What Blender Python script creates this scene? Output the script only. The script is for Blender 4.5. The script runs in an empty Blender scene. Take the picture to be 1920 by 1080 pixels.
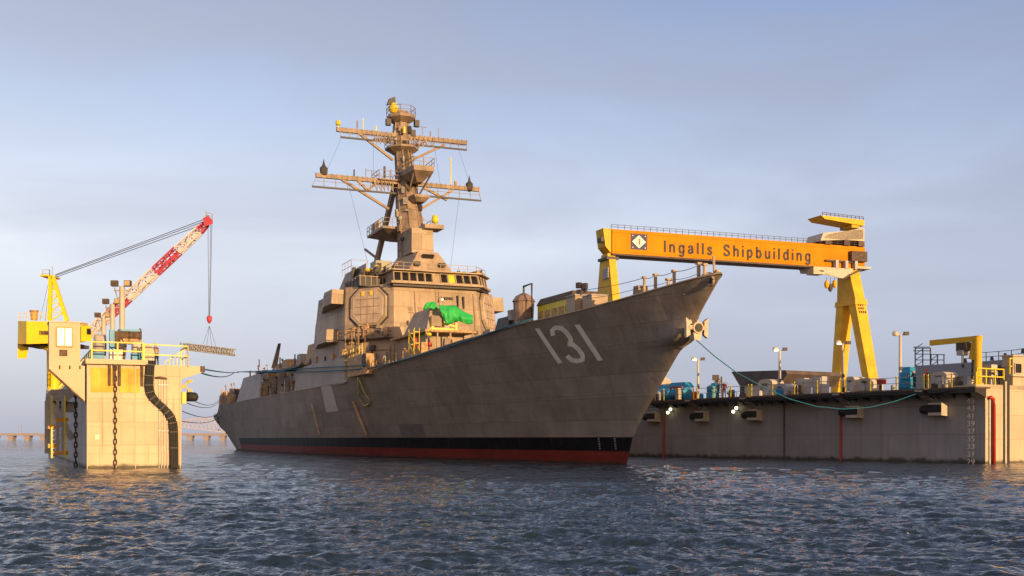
import bpy, math, random
import numpy as np
from mathutils import Vector, Matrix
random.seed(7)
R = math.radians
scene = bpy.context.scene
COL = scene.collection

# ------------------------------------------------------------------ camera, sky, sun
F, CH, HY = 2160.0, 2.05, 822.5            # focal length in px, camera height, horizon row
cam = bpy.data.cameras.new('camera'); camo = bpy.data.objects.new('camera', cam); COL.objects.link(camo)
camo.location = (0, 0, CH); camo.rotation_euler = (R(90), 0, 0)
cam.sensor_width = 36; cam.lens = 36 * F / 1920; cam.shift_y = (HY - 540) / 1920
cam.clip_start = 0.1; cam.clip_end = 9000
scene.camera = camo
SUN_EL, SUN_AZ = R(9), math.atan2(.552, -.834)     # azimuth of the direction to the sun, clockwise from +Y
w = bpy.data.worlds.new('World'); scene.world = w; w.use_nodes = True
nt = w.node_tree; nt.nodes.clear()
def N(t, typ, **k):
    n = t.nodes.new(typ)
    for a, b in k.items(): setattr(n, a, b)
    return n
wo = N(nt, 'ShaderNodeOutputWorld'); bg = N(nt, 'ShaderNodeBackground')
sky = N(nt, 'ShaderNodeTexSky', sky_type='NISHITA', sun_disc=False, sun_elevation=SUN_EL, sun_rotation=SUN_AZ,
        altitude=0, air_density=1.0, dust_density=2.0, ozone_density=1.5)
tc = N(nt, 'ShaderNodeTexCoord'); mp = N(nt, 'ShaderNodeMapping'); mp.inputs['Scale'].default_value = (1.0, 1.0, 3.4)
mp.inputs['Rotation'].default_value = (R(6), R(-16), R(20))
no = N(nt, 'ShaderNodeTexNoise'); no.inputs['Scale'].default_value = 2.4; no.inputs['Detail'].default_value = 7; no.inputs['Roughness'].default_value = .5
no.inputs['Distortion'].default_value = .5
rp = N(nt, 'ShaderNodeMapRange'); rp.inputs[1].default_value = .40; rp.inputs[2].default_value = .60; rp.inputs[3].default_value = 0.; rp.inputs[4].default_value = .9
sep = N(nt, 'ShaderNodeSeparateXYZ')
er = N(nt, 'ShaderNodeValToRGB')                    # thin high cloud: its own colour by elevation
for k_, (pos, c_) in enumerate(((0., (4.5, 4.6, 5.6)), (.06, (5.6, 5.8, 6.8)), (.16, (7.6, 7.9, 8.7)), (.26, (5.1, 5.9, 7.7)), (.36, (3.2, 4.1, 6.3)), (1., (1.8, 2.6, 4.6)))):
    el_ = er.color_ramp.elements[0] if k_ == 0 else (er.color_ramp.elements[1] if k_ == 1 else er.color_ramp.elements.new(pos))
    el_.position = pos; el_.color = c_ + (1,)
L = nt.links.new
def mixc(fac, a_, b_, blend='MIX'):
    m_ = N(nt, 'ShaderNodeMix', data_type='RGBA', blend_type=blend); m_.clamp_result = False
    for sock, v in ((m_.inputs[0], fac), (m_.inputs[6], a_), (m_.inputs[7], b_)):
        if isinstance(v, (int, float)): sock.default_value = v
        elif isinstance(v, tuple): sock.default_value = v
        else: L(v, sock)
    return m_.outputs[2]
L(tc.outputs['Generated'], mp.inputs['Vector']); L(mp.outputs[0], no.inputs['Vector']); L(no.outputs['Fac'], rp.inputs[0])
L(tc.outputs['Generated'], sep.inputs[0]); L(sep.outputs['Z'], er.inputs['Fac'])
er2 = N(nt, 'ShaderNodeValToRGB')                   # the same sky seen through the grey veil
er2.color_ramp.elements[0].color = (4.2, 4.25, 5.2, 1); er2.color_ramp.elements[1].position = .36; er2.color_ramp.elements[1].color = (3.8, 4.1, 5.3, 1)
e9 = er2.color_ramp.elements.new(.14); e9.color = (5.9, 6.0, 7.0, 1)
L(sep.outputs['Z'], er2.inputs['Fac'])
c1 = mixc(rp.outputs[0], er.outputs[0], er2.outputs[0])          # grey veil patches
dim = N(nt, 'ShaderNodeMapRange'); L(sep.outputs['X'], dim.inputs[0]); dim.inputs[1].default_value = -.5; dim.inputs[2].default_value = .5; dim.inputs[3].default_value = 0; dim.inputs[4].default_value = 1
tint = mixc(dim.outputs[0], (1.10, 1.09, 1.07, 1), (.72, .77, .87, 1)); vs0 = mixc(1., c1, tint, 'MULTIPLY')
# sunset glow in the half of the sky round the sun, strongest low down
dp = N(nt, 'ShaderNodeVectorMath', operation='DOT_PRODUCT'); L(tc.outputs['Generated'], dp.inputs[0]); dp.inputs[1].default_value = (math.sin(SUN_AZ), math.cos(SUN_AZ), -.35)
gl_ = N(nt, 'ShaderNodeMapRange'); L(dp.outputs['Value'], gl_.inputs[0]); gl_.inputs[1].default_value = -.35; gl_.inputs[2].default_value = .9; gl_.inputs[3].default_value = 0; gl_.inputs[4].default_value = .85
c2 = mixc(gl_.outputs[0], vs0, (9.5, 5.6, 2.9, 1))
c3 = mixc(.2, c2, sky.outputs[0])
L(c3, bg.inputs['Color']); bg.inputs['Strength'].default_value = .10
L(bg.outputs[0], wo.inputs['Surface'])

sl = bpy.data.lights.new('sun', 'SUN'); so = bpy.data.objects.new('sun', sl); COL.objects.link(so)
sl.energy = 4.9; sl.angle = R(.6); sl.color = (1.0, .64, .31)
sd = Vector((math.sin(SUN_AZ) * math.cos(SUN_EL), math.cos(SUN_AZ) * math.cos(SUN_EL), math.sin(SUN_EL)))
so.rotation_euler = sd.to_track_quat('Z', 'Y').to_euler(); so.location = sd * 500
scene.view_settings.view_transform = 'Standard'; scene.view_settings.look = 'None'
scene.view_settings.gamma = 1; scene.view_settings.use_curve_mapping = False; scene.view_settings.exposure = 0.30

# ------------------------------------------------------------------ materials
MATS = {}
def mat(name, col, rough=.6, metal=0., var=.18, scale=1.2, streak=None, bump=0., emis=None, spec=.5, streak_amt=.5, bscale=None):
    """painted / raw surface: base colour with mottling, optional downward streaks of dirt"""
    if name in MATS: return MATS[name]
    m = bpy.data.materials.new(name); m.use_nodes = True; t = m.node_tree; p = t.nodes['Principled BSDF']
    p.inputs['Roughness'].default_value = rough; p.inputs['Metallic'].default_value = metal
    p.inputs['Specular IOR Level'].default_value = spec
    tcn = N(t, 'ShaderNodeTexCoord')
    n1 = N(t, 'ShaderNodeTexNoise'); n1.inputs['Scale'].default_value = scale; n1.inputs['Detail'].default_value = 6
    t.links.new(tcn.outputs['Object'], n1.inputs['Vector'])
    r1 = N(t, 'ShaderNodeValToRGB'); r1.color_ramp.elements[0].position = .35; r1.color_ramp.elements[1].position = .65
    c = col
    r1.color_ramp.elements[0].color = (c[0]*(1-var), c[1]*(1-var), c[2]*(1-var), 1)
    r1.color_ramp.elements[1].color = (min(1, c[0]*(1+var*.5)), min(1, c[1]*(1+var*.5)), min(1, c[2]*(1+var*.5)), 1)
    t.links.new(n1.outputs['Fac'], r1.inputs['Fac']); out = r1.outputs['Color']
    if streak:
        mpn = N(t, 'ShaderNodeMapping'); mpn.inputs['Scale'].default_value = (1.6, 1.6, .10)
        n2 = N(t, 'ShaderNodeTexNoise'); n2.inputs['Scale'].default_value = 1.5; n2.inputs['Detail'].default_value = 5
        t.links.new(tcn.outputs['Object'], mpn.inputs['Vector']); t.links.new(mpn.outputs[0], n2.inputs['Vector'])
        r2 = N(t, 'ShaderNodeValToRGB'); r2.color_ramp.elements[0].position = .5; r2.color_ramp.elements[1].position = .75
        r2.color_ramp.elements[0].color = (0, 0, 0, 1); r2.color_ramp.elements[1].color = (streak_amt,)*3 + (1,)
        t.links.new(n2.outputs['Fac'], r2.inputs['Fac'])
        mm = N(t, 'ShaderNodeMix', data_type='RGBA'); t.links.new(r2.outputs[0], mm.inputs[0]); t.links.new(out, mm.inputs[6])
        mm.inputs[7].default_value = tuple(streak) + (1,); out = mm.outputs[2]
    t.links.new(out, p.inputs['Base Color'])
    if bump:
        n3 = N(t, 'ShaderNodeTexNoise'); n3.inputs['Scale'].default_value = bscale or scale*3; n3.inputs['Detail'].default_value = 4
        t.links.new(tcn.outputs['Object'], n3.inputs['Vector'])
        b = N(t, 'ShaderNodeBump'); b.inputs['Strength'].default_value = bump; b.inputs['Distance'].default_value = .2
        t.links.new(n3.outputs['Fac'], b.inputs['Height']); t.links.new(b.outputs[0], p.inputs['Normal'])
    if emis:
        p.inputs['Emission Color'].default_value = tuple(emis[:3]) + (1,); p.inputs['Emission Strength'].default_value = emis[3]
    MATS[name] = m; return m
def plated(name, col, sx, sz, axis='xz', seam=.75, var=.10, streak=None, streak_amt=.4, rough=.6, bands=None, dent=.25, rust=0., wet=None, spec=.3):
    """plated steel: weld seams, plates of slightly different tone, shallow dents, streaks; bands = painted stripes by height"""
    m = bpy.data.materials.new(name); m.use_nodes = True; t = m.node_tree; p = t.nodes['Principled BSDF']
    p.inputs['Roughness'].default_value = rough; p.inputs['Specular IOR Level'].default_value = spec
    lk = t.links.new
    tcn = N(t, 'ShaderNodeTexCoord'); sp = N(t, 'ShaderNodeSeparateXYZ'); lk(tcn.outputs['Object'], sp.inputs[0])
    cb = N(t, 'ShaderNodeCombineXYZ')
    lk(sp.outputs['X' if axis[0] == 'x' else 'Y'], cb.inputs[0]); lk(sp.outputs['Z'], cb.inputs[1])
    br = N(t, 'ShaderNodeTexBrick'); br.offset = .37
    br.inputs['Scale'].default_value = 1; br.inputs['Brick Width'].default_value = sx; br.inputs['Row Height'].default_value = sz
    br.inputs['Mortar Size'].default_value = .035; br.inputs['Mortar Smooth'].default_value = .6
    br.inputs['Color1'].default_value = tuple(v*(1+var) for v in col) + (1,); br.inputs['Color2'].default_value = tuple(v*(1-var) for v in col) + (1,)
    br.inputs['Mortar'].default_value = tuple(v*seam for v in col) + (1,)
    lk(cb.outputs[0], br.inputs['Vector']); out = br.outputs['Color']
    n1 = N(t, 'ShaderNodeTexNoise'); n1.inputs['Scale'].default_value = .35; n1.inputs['Detail'].default_value = 8
    n1.inputs['Roughness'].default_value = .6
    lk(tcn.outputs['Object'], n1.inputs['Vector'])
    mr = N(t, 'ShaderNodeMapRange'); mr.inputs[1].default_value = .3; mr.inputs[2].default_value = .7; mr.inputs[3].default_value = 1-var*1.8; mr.inputs[4].default_value = 1+var*1.4
    lk(n1.outputs['Fac'], mr.inputs[0])
    vm = N(t, 'ShaderNodeVectorMath', operation='SCALE'); lk(out, vm.inputs[0]); lk(mr.outputs[0], vm.inputs['Scale']); out = vm.outputs[0]
    if streak:
        mpn = N(t, 'ShaderNodeMapping'); mpn.inputs['Scale'].default_value = (1.1, 1.1, .07)
        n2 = N(t, 'ShaderNodeTexNoise'); n2.inputs['Scale'].default_value = 1.6; n2.inputs['Detail'].default_value = 6
        lk(tcn.outputs['Object'], mpn.inputs['Vector']); lk(mpn.outputs[0], n2.inputs['Vector'])
        r2 = N(t, 'ShaderNodeValToRGB'); r2.color_ramp.elements[0].position = .5; r2.color_ramp.elements[1].position = .78
        r2.color_ramp.elements[0].color = (0, 0, 0, 1); r2.color_ramp.elements[1].color = (streak_amt,)*3 + (1,)
        lk(n2.outputs['Fac'], r2.inputs['Fac'])
        mm = N(t, 'ShaderNodeMix', data_type='RGBA'); lk(r2.outputs[0], mm.inputs[0]); lk(out, mm.inputs[6])
        mm.inputs[7].default_value = tuple(streak) + (1,); out = mm.outputs[2]
    if bands:
        for (zt, c2, amax) in bands:                       # paint below zt, forward of amax
            lt = N(t, 'ShaderNodeMath', operation='LESS_THAN'); lk(sp.outputs['Z'], lt.inputs[0]); lt.inputs[1].default_value = zt
            f = lt.outputs[0]
            if amax:
                l2 = N(t, 'ShaderNodeMath', operation='LESS_THAN'); lk(sp.outputs['X'], l2.inputs[0]); l2.inputs[1].default_value = amax
                mu = N(t, 'ShaderNodeMath', operation='MULTIPLY'); lk(f, mu.inputs[0]); lk(l2.outputs[0], mu.inputs[1]); f = mu.outputs[0]
            mm = N(t, 'ShaderNodeMix', data_type='RGBA'); lk(f, mm.inputs[0]); lk(out, mm.inputs[6])
            v2 = N(t, 'ShaderNodeVectorMath', operation='SCALE'); v2.inputs[0].default_value = c2; lk(mr.outputs[0], v2.inputs['Scale'])
            lk(v2.outputs[0], mm.inputs[7]); out = mm.outputs[2]
    if rust:                                               # thin rust runs
        mpr = N(t, 'ShaderNodeMapping'); mpr.inputs['Scale'].default_value = (2.6, 2.6, .13)
        nr = N(t, 'ShaderNodeTexNoise'); nr.inputs['Scale'].default_value = 1.3; nr.inputs['Detail'].default_value = 4
        lk(tcn.outputs['Object'], mpr.inputs['Vector']); lk(mpr.outputs[0], nr.inputs['Vector'])
        rr_ = N(t, 'ShaderNodeMapRange'); rr_.inputs[1].default_value = .60; rr_.inputs[2].default_value = .72; rr_.inputs[4].default_value = rust; lk(nr.outputs['Fac'], rr_.inputs[0])
        mm = N(t, 'ShaderNodeMix', data_type='RGBA'); lk(rr_.outputs[0], mm.inputs[0]); lk(out, mm.inputs[6]); mm.inputs[7].default_value = (.20, .085, .03, 1); out = mm.outputs[2]
    if wet:                                                # weedy, ragged wet band at the water
        nw = N(t, 'ShaderNodeTexNoise'); nw.inputs['Scale'].default_value = 1.4; nw.inputs['Detail'].default_value = 6; lk(tcn.outputs['Object'], nw.inputs['Vector'])
        ma = N(t, 'ShaderNodeMath', operation='MULTIPLY_ADD'); lk(nw.outputs['Fac'], ma.inputs[0]); ma.inputs[1].default_value = -wet*1.6; lk(sp.outputs['Z'], ma.inputs[2])
        mw = N(t, 'ShaderNodeMapRange'); mw.inputs[1].default_value = -wet*.5; mw.inputs[2].default_value = wet*.1; mw.inputs[3].default_value = .85; mw.inputs[4].default_value = 0; lk(ma.outputs[0], mw.inputs[0])
        mm = N(t, 'ShaderNodeMix', data_type='RGBA'); lk(mw.outputs[0], mm.inputs[0]); lk(out, mm.inputs[6]); mm.inputs[7].default_value = (.035, .032, .018, 1); out = mm.outputs[2]
    lk(out, p.inputs['Base Color'])
    mp3 = N(t, 'ShaderNodeMapping'); mp3.inputs['Scale'].default_value = (.55, .55, .9)
    n3 = N(t, 'ShaderNodeTexNoise'); n3.inputs['Scale'].default_value = 1; n3.inputs['Detail'].default_value = 2
    lk(tcn.outputs['Object'], mp3.inputs['Vector']); lk(mp3.outputs[0], n3.inputs['Vector'])
    ad = N(t, 'ShaderNodeMath', operation='MULTIPLY_ADD'); lk(br.outputs['Fac'], ad.inputs[0]); ad.inputs[1].default_value = -.12; lk(n3.outputs['Fac'], ad.inputs[2])
    b = N(t, 'ShaderNodeBump'); b.inputs['Strength'].default_value = dent; b.inputs['Distance'].default_value = .25
    lk(ad.outputs[0], b.inputs['Height']); lk(b.outputs[0], p.inputs['Normal'])
    return m

RUST = (.16, .075, .03)
M_hull = plated('hull paint', (.245, .200, .160), 3.4, 1.75, wet=.3, rust=.22, spec=.12, streak=(.36, .28, .20), streak_amt=.4, rough=.58, var=.11, seam=.74, dent=.28,
                bands=[(2.17, (.005, .0042, .004), 131.), (1.05, (.17, .022, .013), 131.)])
M_ship = plated('superstructure paint', (.37, .287, .20), 2.0, 1.9, axis='yz', streak=(.27, .13, .05), streak_amt=.6, var=.15, seam=.68, dent=.4)
M_side = plated('ship side paint', (.34, .29, .245), 3.2, 2.7, axis='xz', streak=(.27, .20, .15), streak_amt=.3, var=.08, seam=.8)
M_deck = mat('deck coating', (.16, .15, .14), .8)
M_mast = mat('mast paint', (.27, .195, .135), .6, var=.35, streak=(.2, .14, .09), scale=.8)
M_bar = mat('mast bar grey', (.055, .048, .046), .6)
M_clut = mat('primer clutter', (.46, .28, .13), .7, var=.4, scale=3)
M_clut2 = mat('grey equipment', (.33, .31, .29), .6, var=.3, scale=3)
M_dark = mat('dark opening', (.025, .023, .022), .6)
M_rubber = mat('black rubber', (.018, .017, .017), .75, bump=.3)
M_yel = mat('yellow enamel', (.70, .55, .02), .45, var=.15, streak=(.45, .24, .04), streak_amt=.35)
M_yelc = mat('crane yellow', (.72, .40, .005), .6, var=.16, scale=.3, streak=(.62, .33, .02), streak_amt=.25)
M_yelb = mat('crane bright yellow', (.86, .58, .008), .45, var=.12, scale=.5, streak=(.6, .33, .02), streak_amt=.2)
M_org = mat('girder orange yellow', (.67, .232, .004), .7, var=.16, scale=.15, streak=(.50, .17, .01), streak_amt=.45, spec=.15)
M_bldg = mat('pier cream paint', (.56, .44, .29), .65, var=.08, scale=.5, streak=(.58, .42, .20), streak_amt=.45, bump=.08)
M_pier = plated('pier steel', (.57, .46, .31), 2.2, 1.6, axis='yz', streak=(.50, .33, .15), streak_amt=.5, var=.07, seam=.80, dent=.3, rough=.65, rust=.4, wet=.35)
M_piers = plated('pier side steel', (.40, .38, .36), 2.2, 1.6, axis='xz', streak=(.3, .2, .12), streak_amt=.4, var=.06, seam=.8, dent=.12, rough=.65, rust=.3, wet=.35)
M_stain = mat('yellow rust stain', (.74, .42, .05), .7, var=.3, scale=.8, streak=(.35, .18, .04))
M_dock = plated('dock grey steel', (.275, .272, .272), 6.0, 2.4, streak=(.20, .165, .13), streak_amt=.5, rough=.6, var=.08, dent=.2, rust=.3, wet=.5)
M_docke = plated('dock end steel', (.50, .41, .29), 2.5, 2.0, axis='yz', streak=(.5, .33, .16), streak_amt=.3, rough=.6, var=.05, dent=.15, rust=.3, wet=.35)
M_cream = mat('cream paint', (.50, .44, .35), .55, var=.12, streak=RUST, streak_amt=.25)
M_grey = mat('grey paint', (.42, .42, .42), .6, var=.15, streak=RUST, streak_amt=.2)
M_blue = mat('blue enamel', (.008, .23, .42), .45, var=.2, scale=2)
M_red = mat('red enamel', (.42, .03, .015), .5, var=.2)
M_redl = mat('boom red', (.44, .05, .08), .5, var=.06)
M_white = mat('boom white', (.62, .55, .52), .5, var=.06)
M_rust = mat('rusty steel', (.13, .085, .055), .85, var=.45, scale=3, bump=.4)
M_steel = mat('galvanised steel', (.36, .35, .34), .5, metal=.3, var=.2)
M_brn = mat('brown primer', (.10, .075, .065), .8, var=.3, scale=.6)
M_rope = mat('teal rope', (.010, .13, .20), .7, var=.2, scale=3)
M_wire = mat('wire rope', (.06, .06, .07), .6)
M_hose = mat('yellow green hose', (.52, .42, .12), .6)
M_wood = mat('varnished boom', (.55, .34, .17), .6, var=.3)
M_num = mat('number white', (.72, .64, .54), .6, var=.12, scale=.8)
M_patch = mat('pale primer patch', (.46, .40, .34), .6, var=.08)
M_text = mat('black lettering', (.02, .02, .025), .6)
M_green = mat('green tarpaulin', (.02, .42, .075), .6, var=.12, scale=1.5)
M_teal = mat('teal tarpaulin', (.01, .13, .15), .7, var=.3, scale=2)
M_glass = mat('window glass', (.015, .014, .014), .25, var=.1, spec=.3)
M_glint = mat('sun glint pane', (.9, .75, .35), .3, emis=(1, .78, .35, 1.1))  # emission stands in for the sun reflected in the cabin pane
M_lamp = mat('lit lamp lens', (1, .95, .8), .3, emis=(1, .88, .55, 3))
M_lamp2 = mat('weak lamp lens', (1, .95, .8), .3, emis=(1, .9, .7, 1.6))
M_lens = mat('unlit lamp lens', (.55, .40, .18), .3)
M_conc = mat('hazed bridge concrete', (.30, .27, .30), .8)  # purplish tone puts the distance haze into the bridge colour
M_haul = mat('background hull grey', (.24, .25, .28), .7, var=.1, scale=.2, streak=(.2, .2, .2))
M_quay = mat('quay concrete', (.28, .26, .24), .9)

# ------------------------------------------------------------------ mesh helpers
class MB:
    def __init__(s): s.v = []; s.f = []
    def add(s, vs, fs):
        o = len(s.v); s.v += [tuple(v) for v in vs]; s.f += [tuple(i+o for i in f) for f in fs]; return s
    def prism(s, bot, top):
        n = len(bot); return s.add(list(bot)+list(top), [tuple(range(n))[::-1], tuple(range(n, 2*n))] + [(i, (i+1) % n, n+(i+1) % n, n+i) for i in range(n)])
    def pz(s, poly, z0, z1, poly2=None):
        p2 = poly2 or poly
        return s.prism([(x, y, z0) for x, y in poly], [(x, y, z1) for x, y in p2])
    def box(s, x0, x1, y0, y1, z0, z1): return s.pz([(x0, y0), (x1, y0), (x1, y1), (x0, y1)], z0, z1)
    def cb(s, c, sz, rz=0):
        cx, cy, cz = c; a, b, h = [q/2 for q in sz]; co, si = math.cos(rz), math.sin(rz)
        return s.pz([(cx+co*x-si*y, cy+si*x+co*y) for x, y in ((-a, -b), (a, -b), (a, b), (-a, b))], cz-h, cz+h)
    def bar(s, p, q, w=.1, h=None):
        p = Vector(p); q = Vector(q); d = (q-p).normalized(); up = Vector((0, 0, 1)) if abs(d.z) < .95 else Vector((1, 0, 0))
        a = d.cross(up).normalized()*w/2; b = a.cross(d).normalized()*((h or w)/2)
        return s.prism([p+a+b, p-a+b, p-a-b, p+a-b], [q+a+b, q-a+b, q-a-b, q+a-b])
    def tube(s, pts, r, n=8, r2=None):
        pts = [Vector(p) for p in pts]; rings = []; m = len(pts)
        for i, p in enumerate(pts):
            d = (pts[min(i+1, m-1)]-pts[max(i-1, 0)]).normalized()
            up = Vector((0, 0, 1)) if abs(d.z) < .95 else Vector((1, 0, 0))
            a = d.cross(up).normalized(); b = d.cross(a); rr = r if r2 is None else r+(r2-r)*i/(m-1)
            rings.append([p+a*rr*math.cos(2*math.pi*k/n)+b*rr*math.sin(2*math.pi*k/n) for k in range(n)])
        vs = [v for g in rings for v in g]
        fs = [(i*n+k, i*n+(k+1) % n, (i+1)*n+(k+1) % n, (i+1)*n+k) for i in range(m-1) for k in range(n)]
        fs += [tuple(range(n))[::-1], tuple(range((m-1)*n, m*n))]
        return s.add(vs, fs)
    def lathe(s, prof, c=(0, 0, 0), n=16, axis='z'):
        vs = []
        for r, z in prof:
            for k in range(n):
                t = 2*math.pi*k/n; x, y = r*math.cos(t), r*math.sin(t)
                v = (x, y, z) if axis == 'z' else ((z, x, y) if axis == 'x' else (x, z, y))
                vs.append((v[0]+c[0], v[1]+c[1], v[2]+c[2]))
        m = len(prof)
        fs = [(i*n+k, i*n+(k+1) % n, (i+1)*n+(k+1) % n, (i+1)*n+k) for i in range(m-1) for k in range(n)]
        fs += [tuple(range(n))[::-1], tuple(range((m-1)*n, m*n))]
        return s.add(vs, fs)
    def grid(s, P):
        n, m = len(P), len(P[0])
        return s.add([p for r in P for p in r], [(i*m+j, i*m+j+1, (i+1)*m+j+1, (i+1)*m+j) for i in range(n-1) for j in range(m-1)])
    def build(s, name, m, parent=None, smooth=False, **tags):
        me = bpy.data.meshes.new(name); me.from_pydata(s.v, [], s.f); me.update()
        import bmesh
        bm = bmesh.new(); bm.from_mesh(me); bmesh.ops.recalc_face_normals(bm, faces=bm.faces); bm.to_mesh(me); bm.free()
        me.materials.append(m)
        if smooth: me.polygons.foreach_set('use_smooth', [True]*len(me.polygons))
        o = bpy.data.objects.new(name, me); COL.objects.link(o)
        if parent: o.parent = parent
        for k, v in tags.items():
            if v: o[k] = v
        return o
def thing(name, label, cat, loc=(0, 0, 0), rz=0., group=None):
    o = bpy.data.objects.new(name, None); COL.objects.link(o); o.location = loc; o.rotation_euler = (0, 0, rz)
    o['label'] = label; o['category'] = cat
    if group: o['group'] = group
    return o
def dup(root, loc, rz=None, label=None, sc=None):
    r = root.copy(); COL.objects.link(r); r.location = loc
    if rz is not None: r.rotation_euler = (0, 0, rz)
    if label: r['label'] = label
    if sc: r.scale = (sc, sc, sc)
    for ch in list(root.children):
        c = ch.copy(); COL.objects.link(c); c.parent = r
        for g in list(ch.children):
            d = g.copy(); COL.objects.link(d); d.parent = c
    return r
class Frame:
    """a ground frame seen by the camera: local x = ex, local y = ey (90 deg left of ex)"""
    def __init__(s, X0, Y0, ang): s.X0, s.Y0, s.ang = X0, Y0, ang; s.ex = (math.cos(ang), math.sin(ang)); s.ey = (-math.sin(ang), math.cos(ang))
    def W(s, a, b, z=0): return Vector((s.X0+a*s.ex[0]+b*s.ey[0], s.Y0+a*s.ex[1]+b*s.ey[1], z))
    def A(s, px, b=0):
        k = (px-960)/F; return (k*(s.Y0+b*s.ey[1])-s.X0-b*s.ey[0])/(s.ex[0]-k*s.ex[1])
    def B(s, px, a=0):
        k = (px-960)/F; return (k*(s.Y0+a*s.ex[1])-s.X0-a*s.ex[0])/(s.ey[0]-k*s.ey[1])
    def Z(s, py, a, b): return CH+(HY-py)*s.W(a, b).y/F
    def PB(s, px, py, b): a = s.A(px, b); return Vector((a, b, s.Z(py, a, b)))     # on the plane y = b
    def PA(s, px, py, a): b = s.B(px, a); return Vector((a, b, s.Z(py, a, b)))     # on the plane x = a
def at(px, py, Y): return Vector(((px-960)/F*Y, Y, CH+(HY-py)*Y/F))
def interp(x, xs, ys): return float(np.interp(x, xs, ys))
def smooth01(x): x = max(0, min(1, x)); return x*x*(3-2*x)
def text_obj(txt, size, mt, name, parent, M, space=1.0, extrude=.01, scale_x=1.0):
    cu = bpy.data.curves.new(name, 'FONT'); cu.body = txt; cu.size = size; cu.space_character = space; cu.extrude = extrude
    cu.align_x = 'CENTER'; cu.align_y = 'CENTER'
    to = bpy.data.objects.new(name+'_tmp', cu); COL.objects.link(to); bpy.context.view_layer.update()
    me = bpy.data.meshes.new_from_object(to.evaluated_get(bpy.context.evaluated_depsgraph_get()))
    bpy.data.objects.remove(to); me.materials.clear(); me.materials.append(mt)
    me.transform(M @ Matrix.Scale(scale_x, 4, (1, 0, 0)))
    o = bpy.data.objects.new(name, me); COL.objects.link(o); o.parent = parent; return o
def faceM(origin, right, up):
    r = Vector(right).normalized(); u = Vector(up).normalized(); n = r.cross(u)
    return Matrix(((r.x, u.x, n.x, origin[0]), (r.y, u.y, n.y, origin[1]), (r.z, u.z, n.z, origin[2]), (0, 0, 0, 1)))
def rail(mb, pts, h=1.05, r=.035, step=1.6, mids=1, w=None):
    """guard rail along a polyline"""
    for p, q in zip(pts[:-1], pts[1:]):
        p = Vector(p); q = Vector(q); n = max(1, round((q-p).length/step))
        for i in range(n+1):
            c = p.lerp(q, i/n); mb.bar(c, c+Vector((0, 0, h)), r*2)
        for j in range(mids+1):
            z = Vector((0, 0, h*(j+1)/(mids+1))); mb.bar(p+z, q+z, r*1.8)
    return mb
def lattice(mb, p, q, w0, w1, n, r=.08, rb=.05):
    """square lattice boom from p to q"""
    p = Vector(p); q = Vector(q); d = (q-p).normalized(); s = d.cross(Vector((0, 0, 1))).normalized(); u = s.cross(d)
    def C(i, t):
        w = w0+(w1-w0)*t; sx, su = ((1, 1), (-1, 1), (-1, -1), (1, -1))[i]; return p.lerp(q, t)+s*sx*w/2+u*su*w/2
    for i in range(4): mb.bar(C(i, 0), C(i, 1), r)
    for k in range(n):
        t0, t1 = k/n, (k+1)/n
        for i in range(4):
            j = (i+1) % 4
            mb.bar(C(i, t0), C(j, t0), rb); mb.bar(C(i, t0) if k % 2 else C(j, t0), C(j, t1) if k % 2 else C(i, t1), rb)
    return mb
def hang(p, q, sag, n=24):
    p = Vector(p); q = Vector(q); return [p.lerp(q, i/n)-Vector((0, 0, sag*4*(i/n)*(1-i/n))) for i in range(n+1)]

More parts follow.
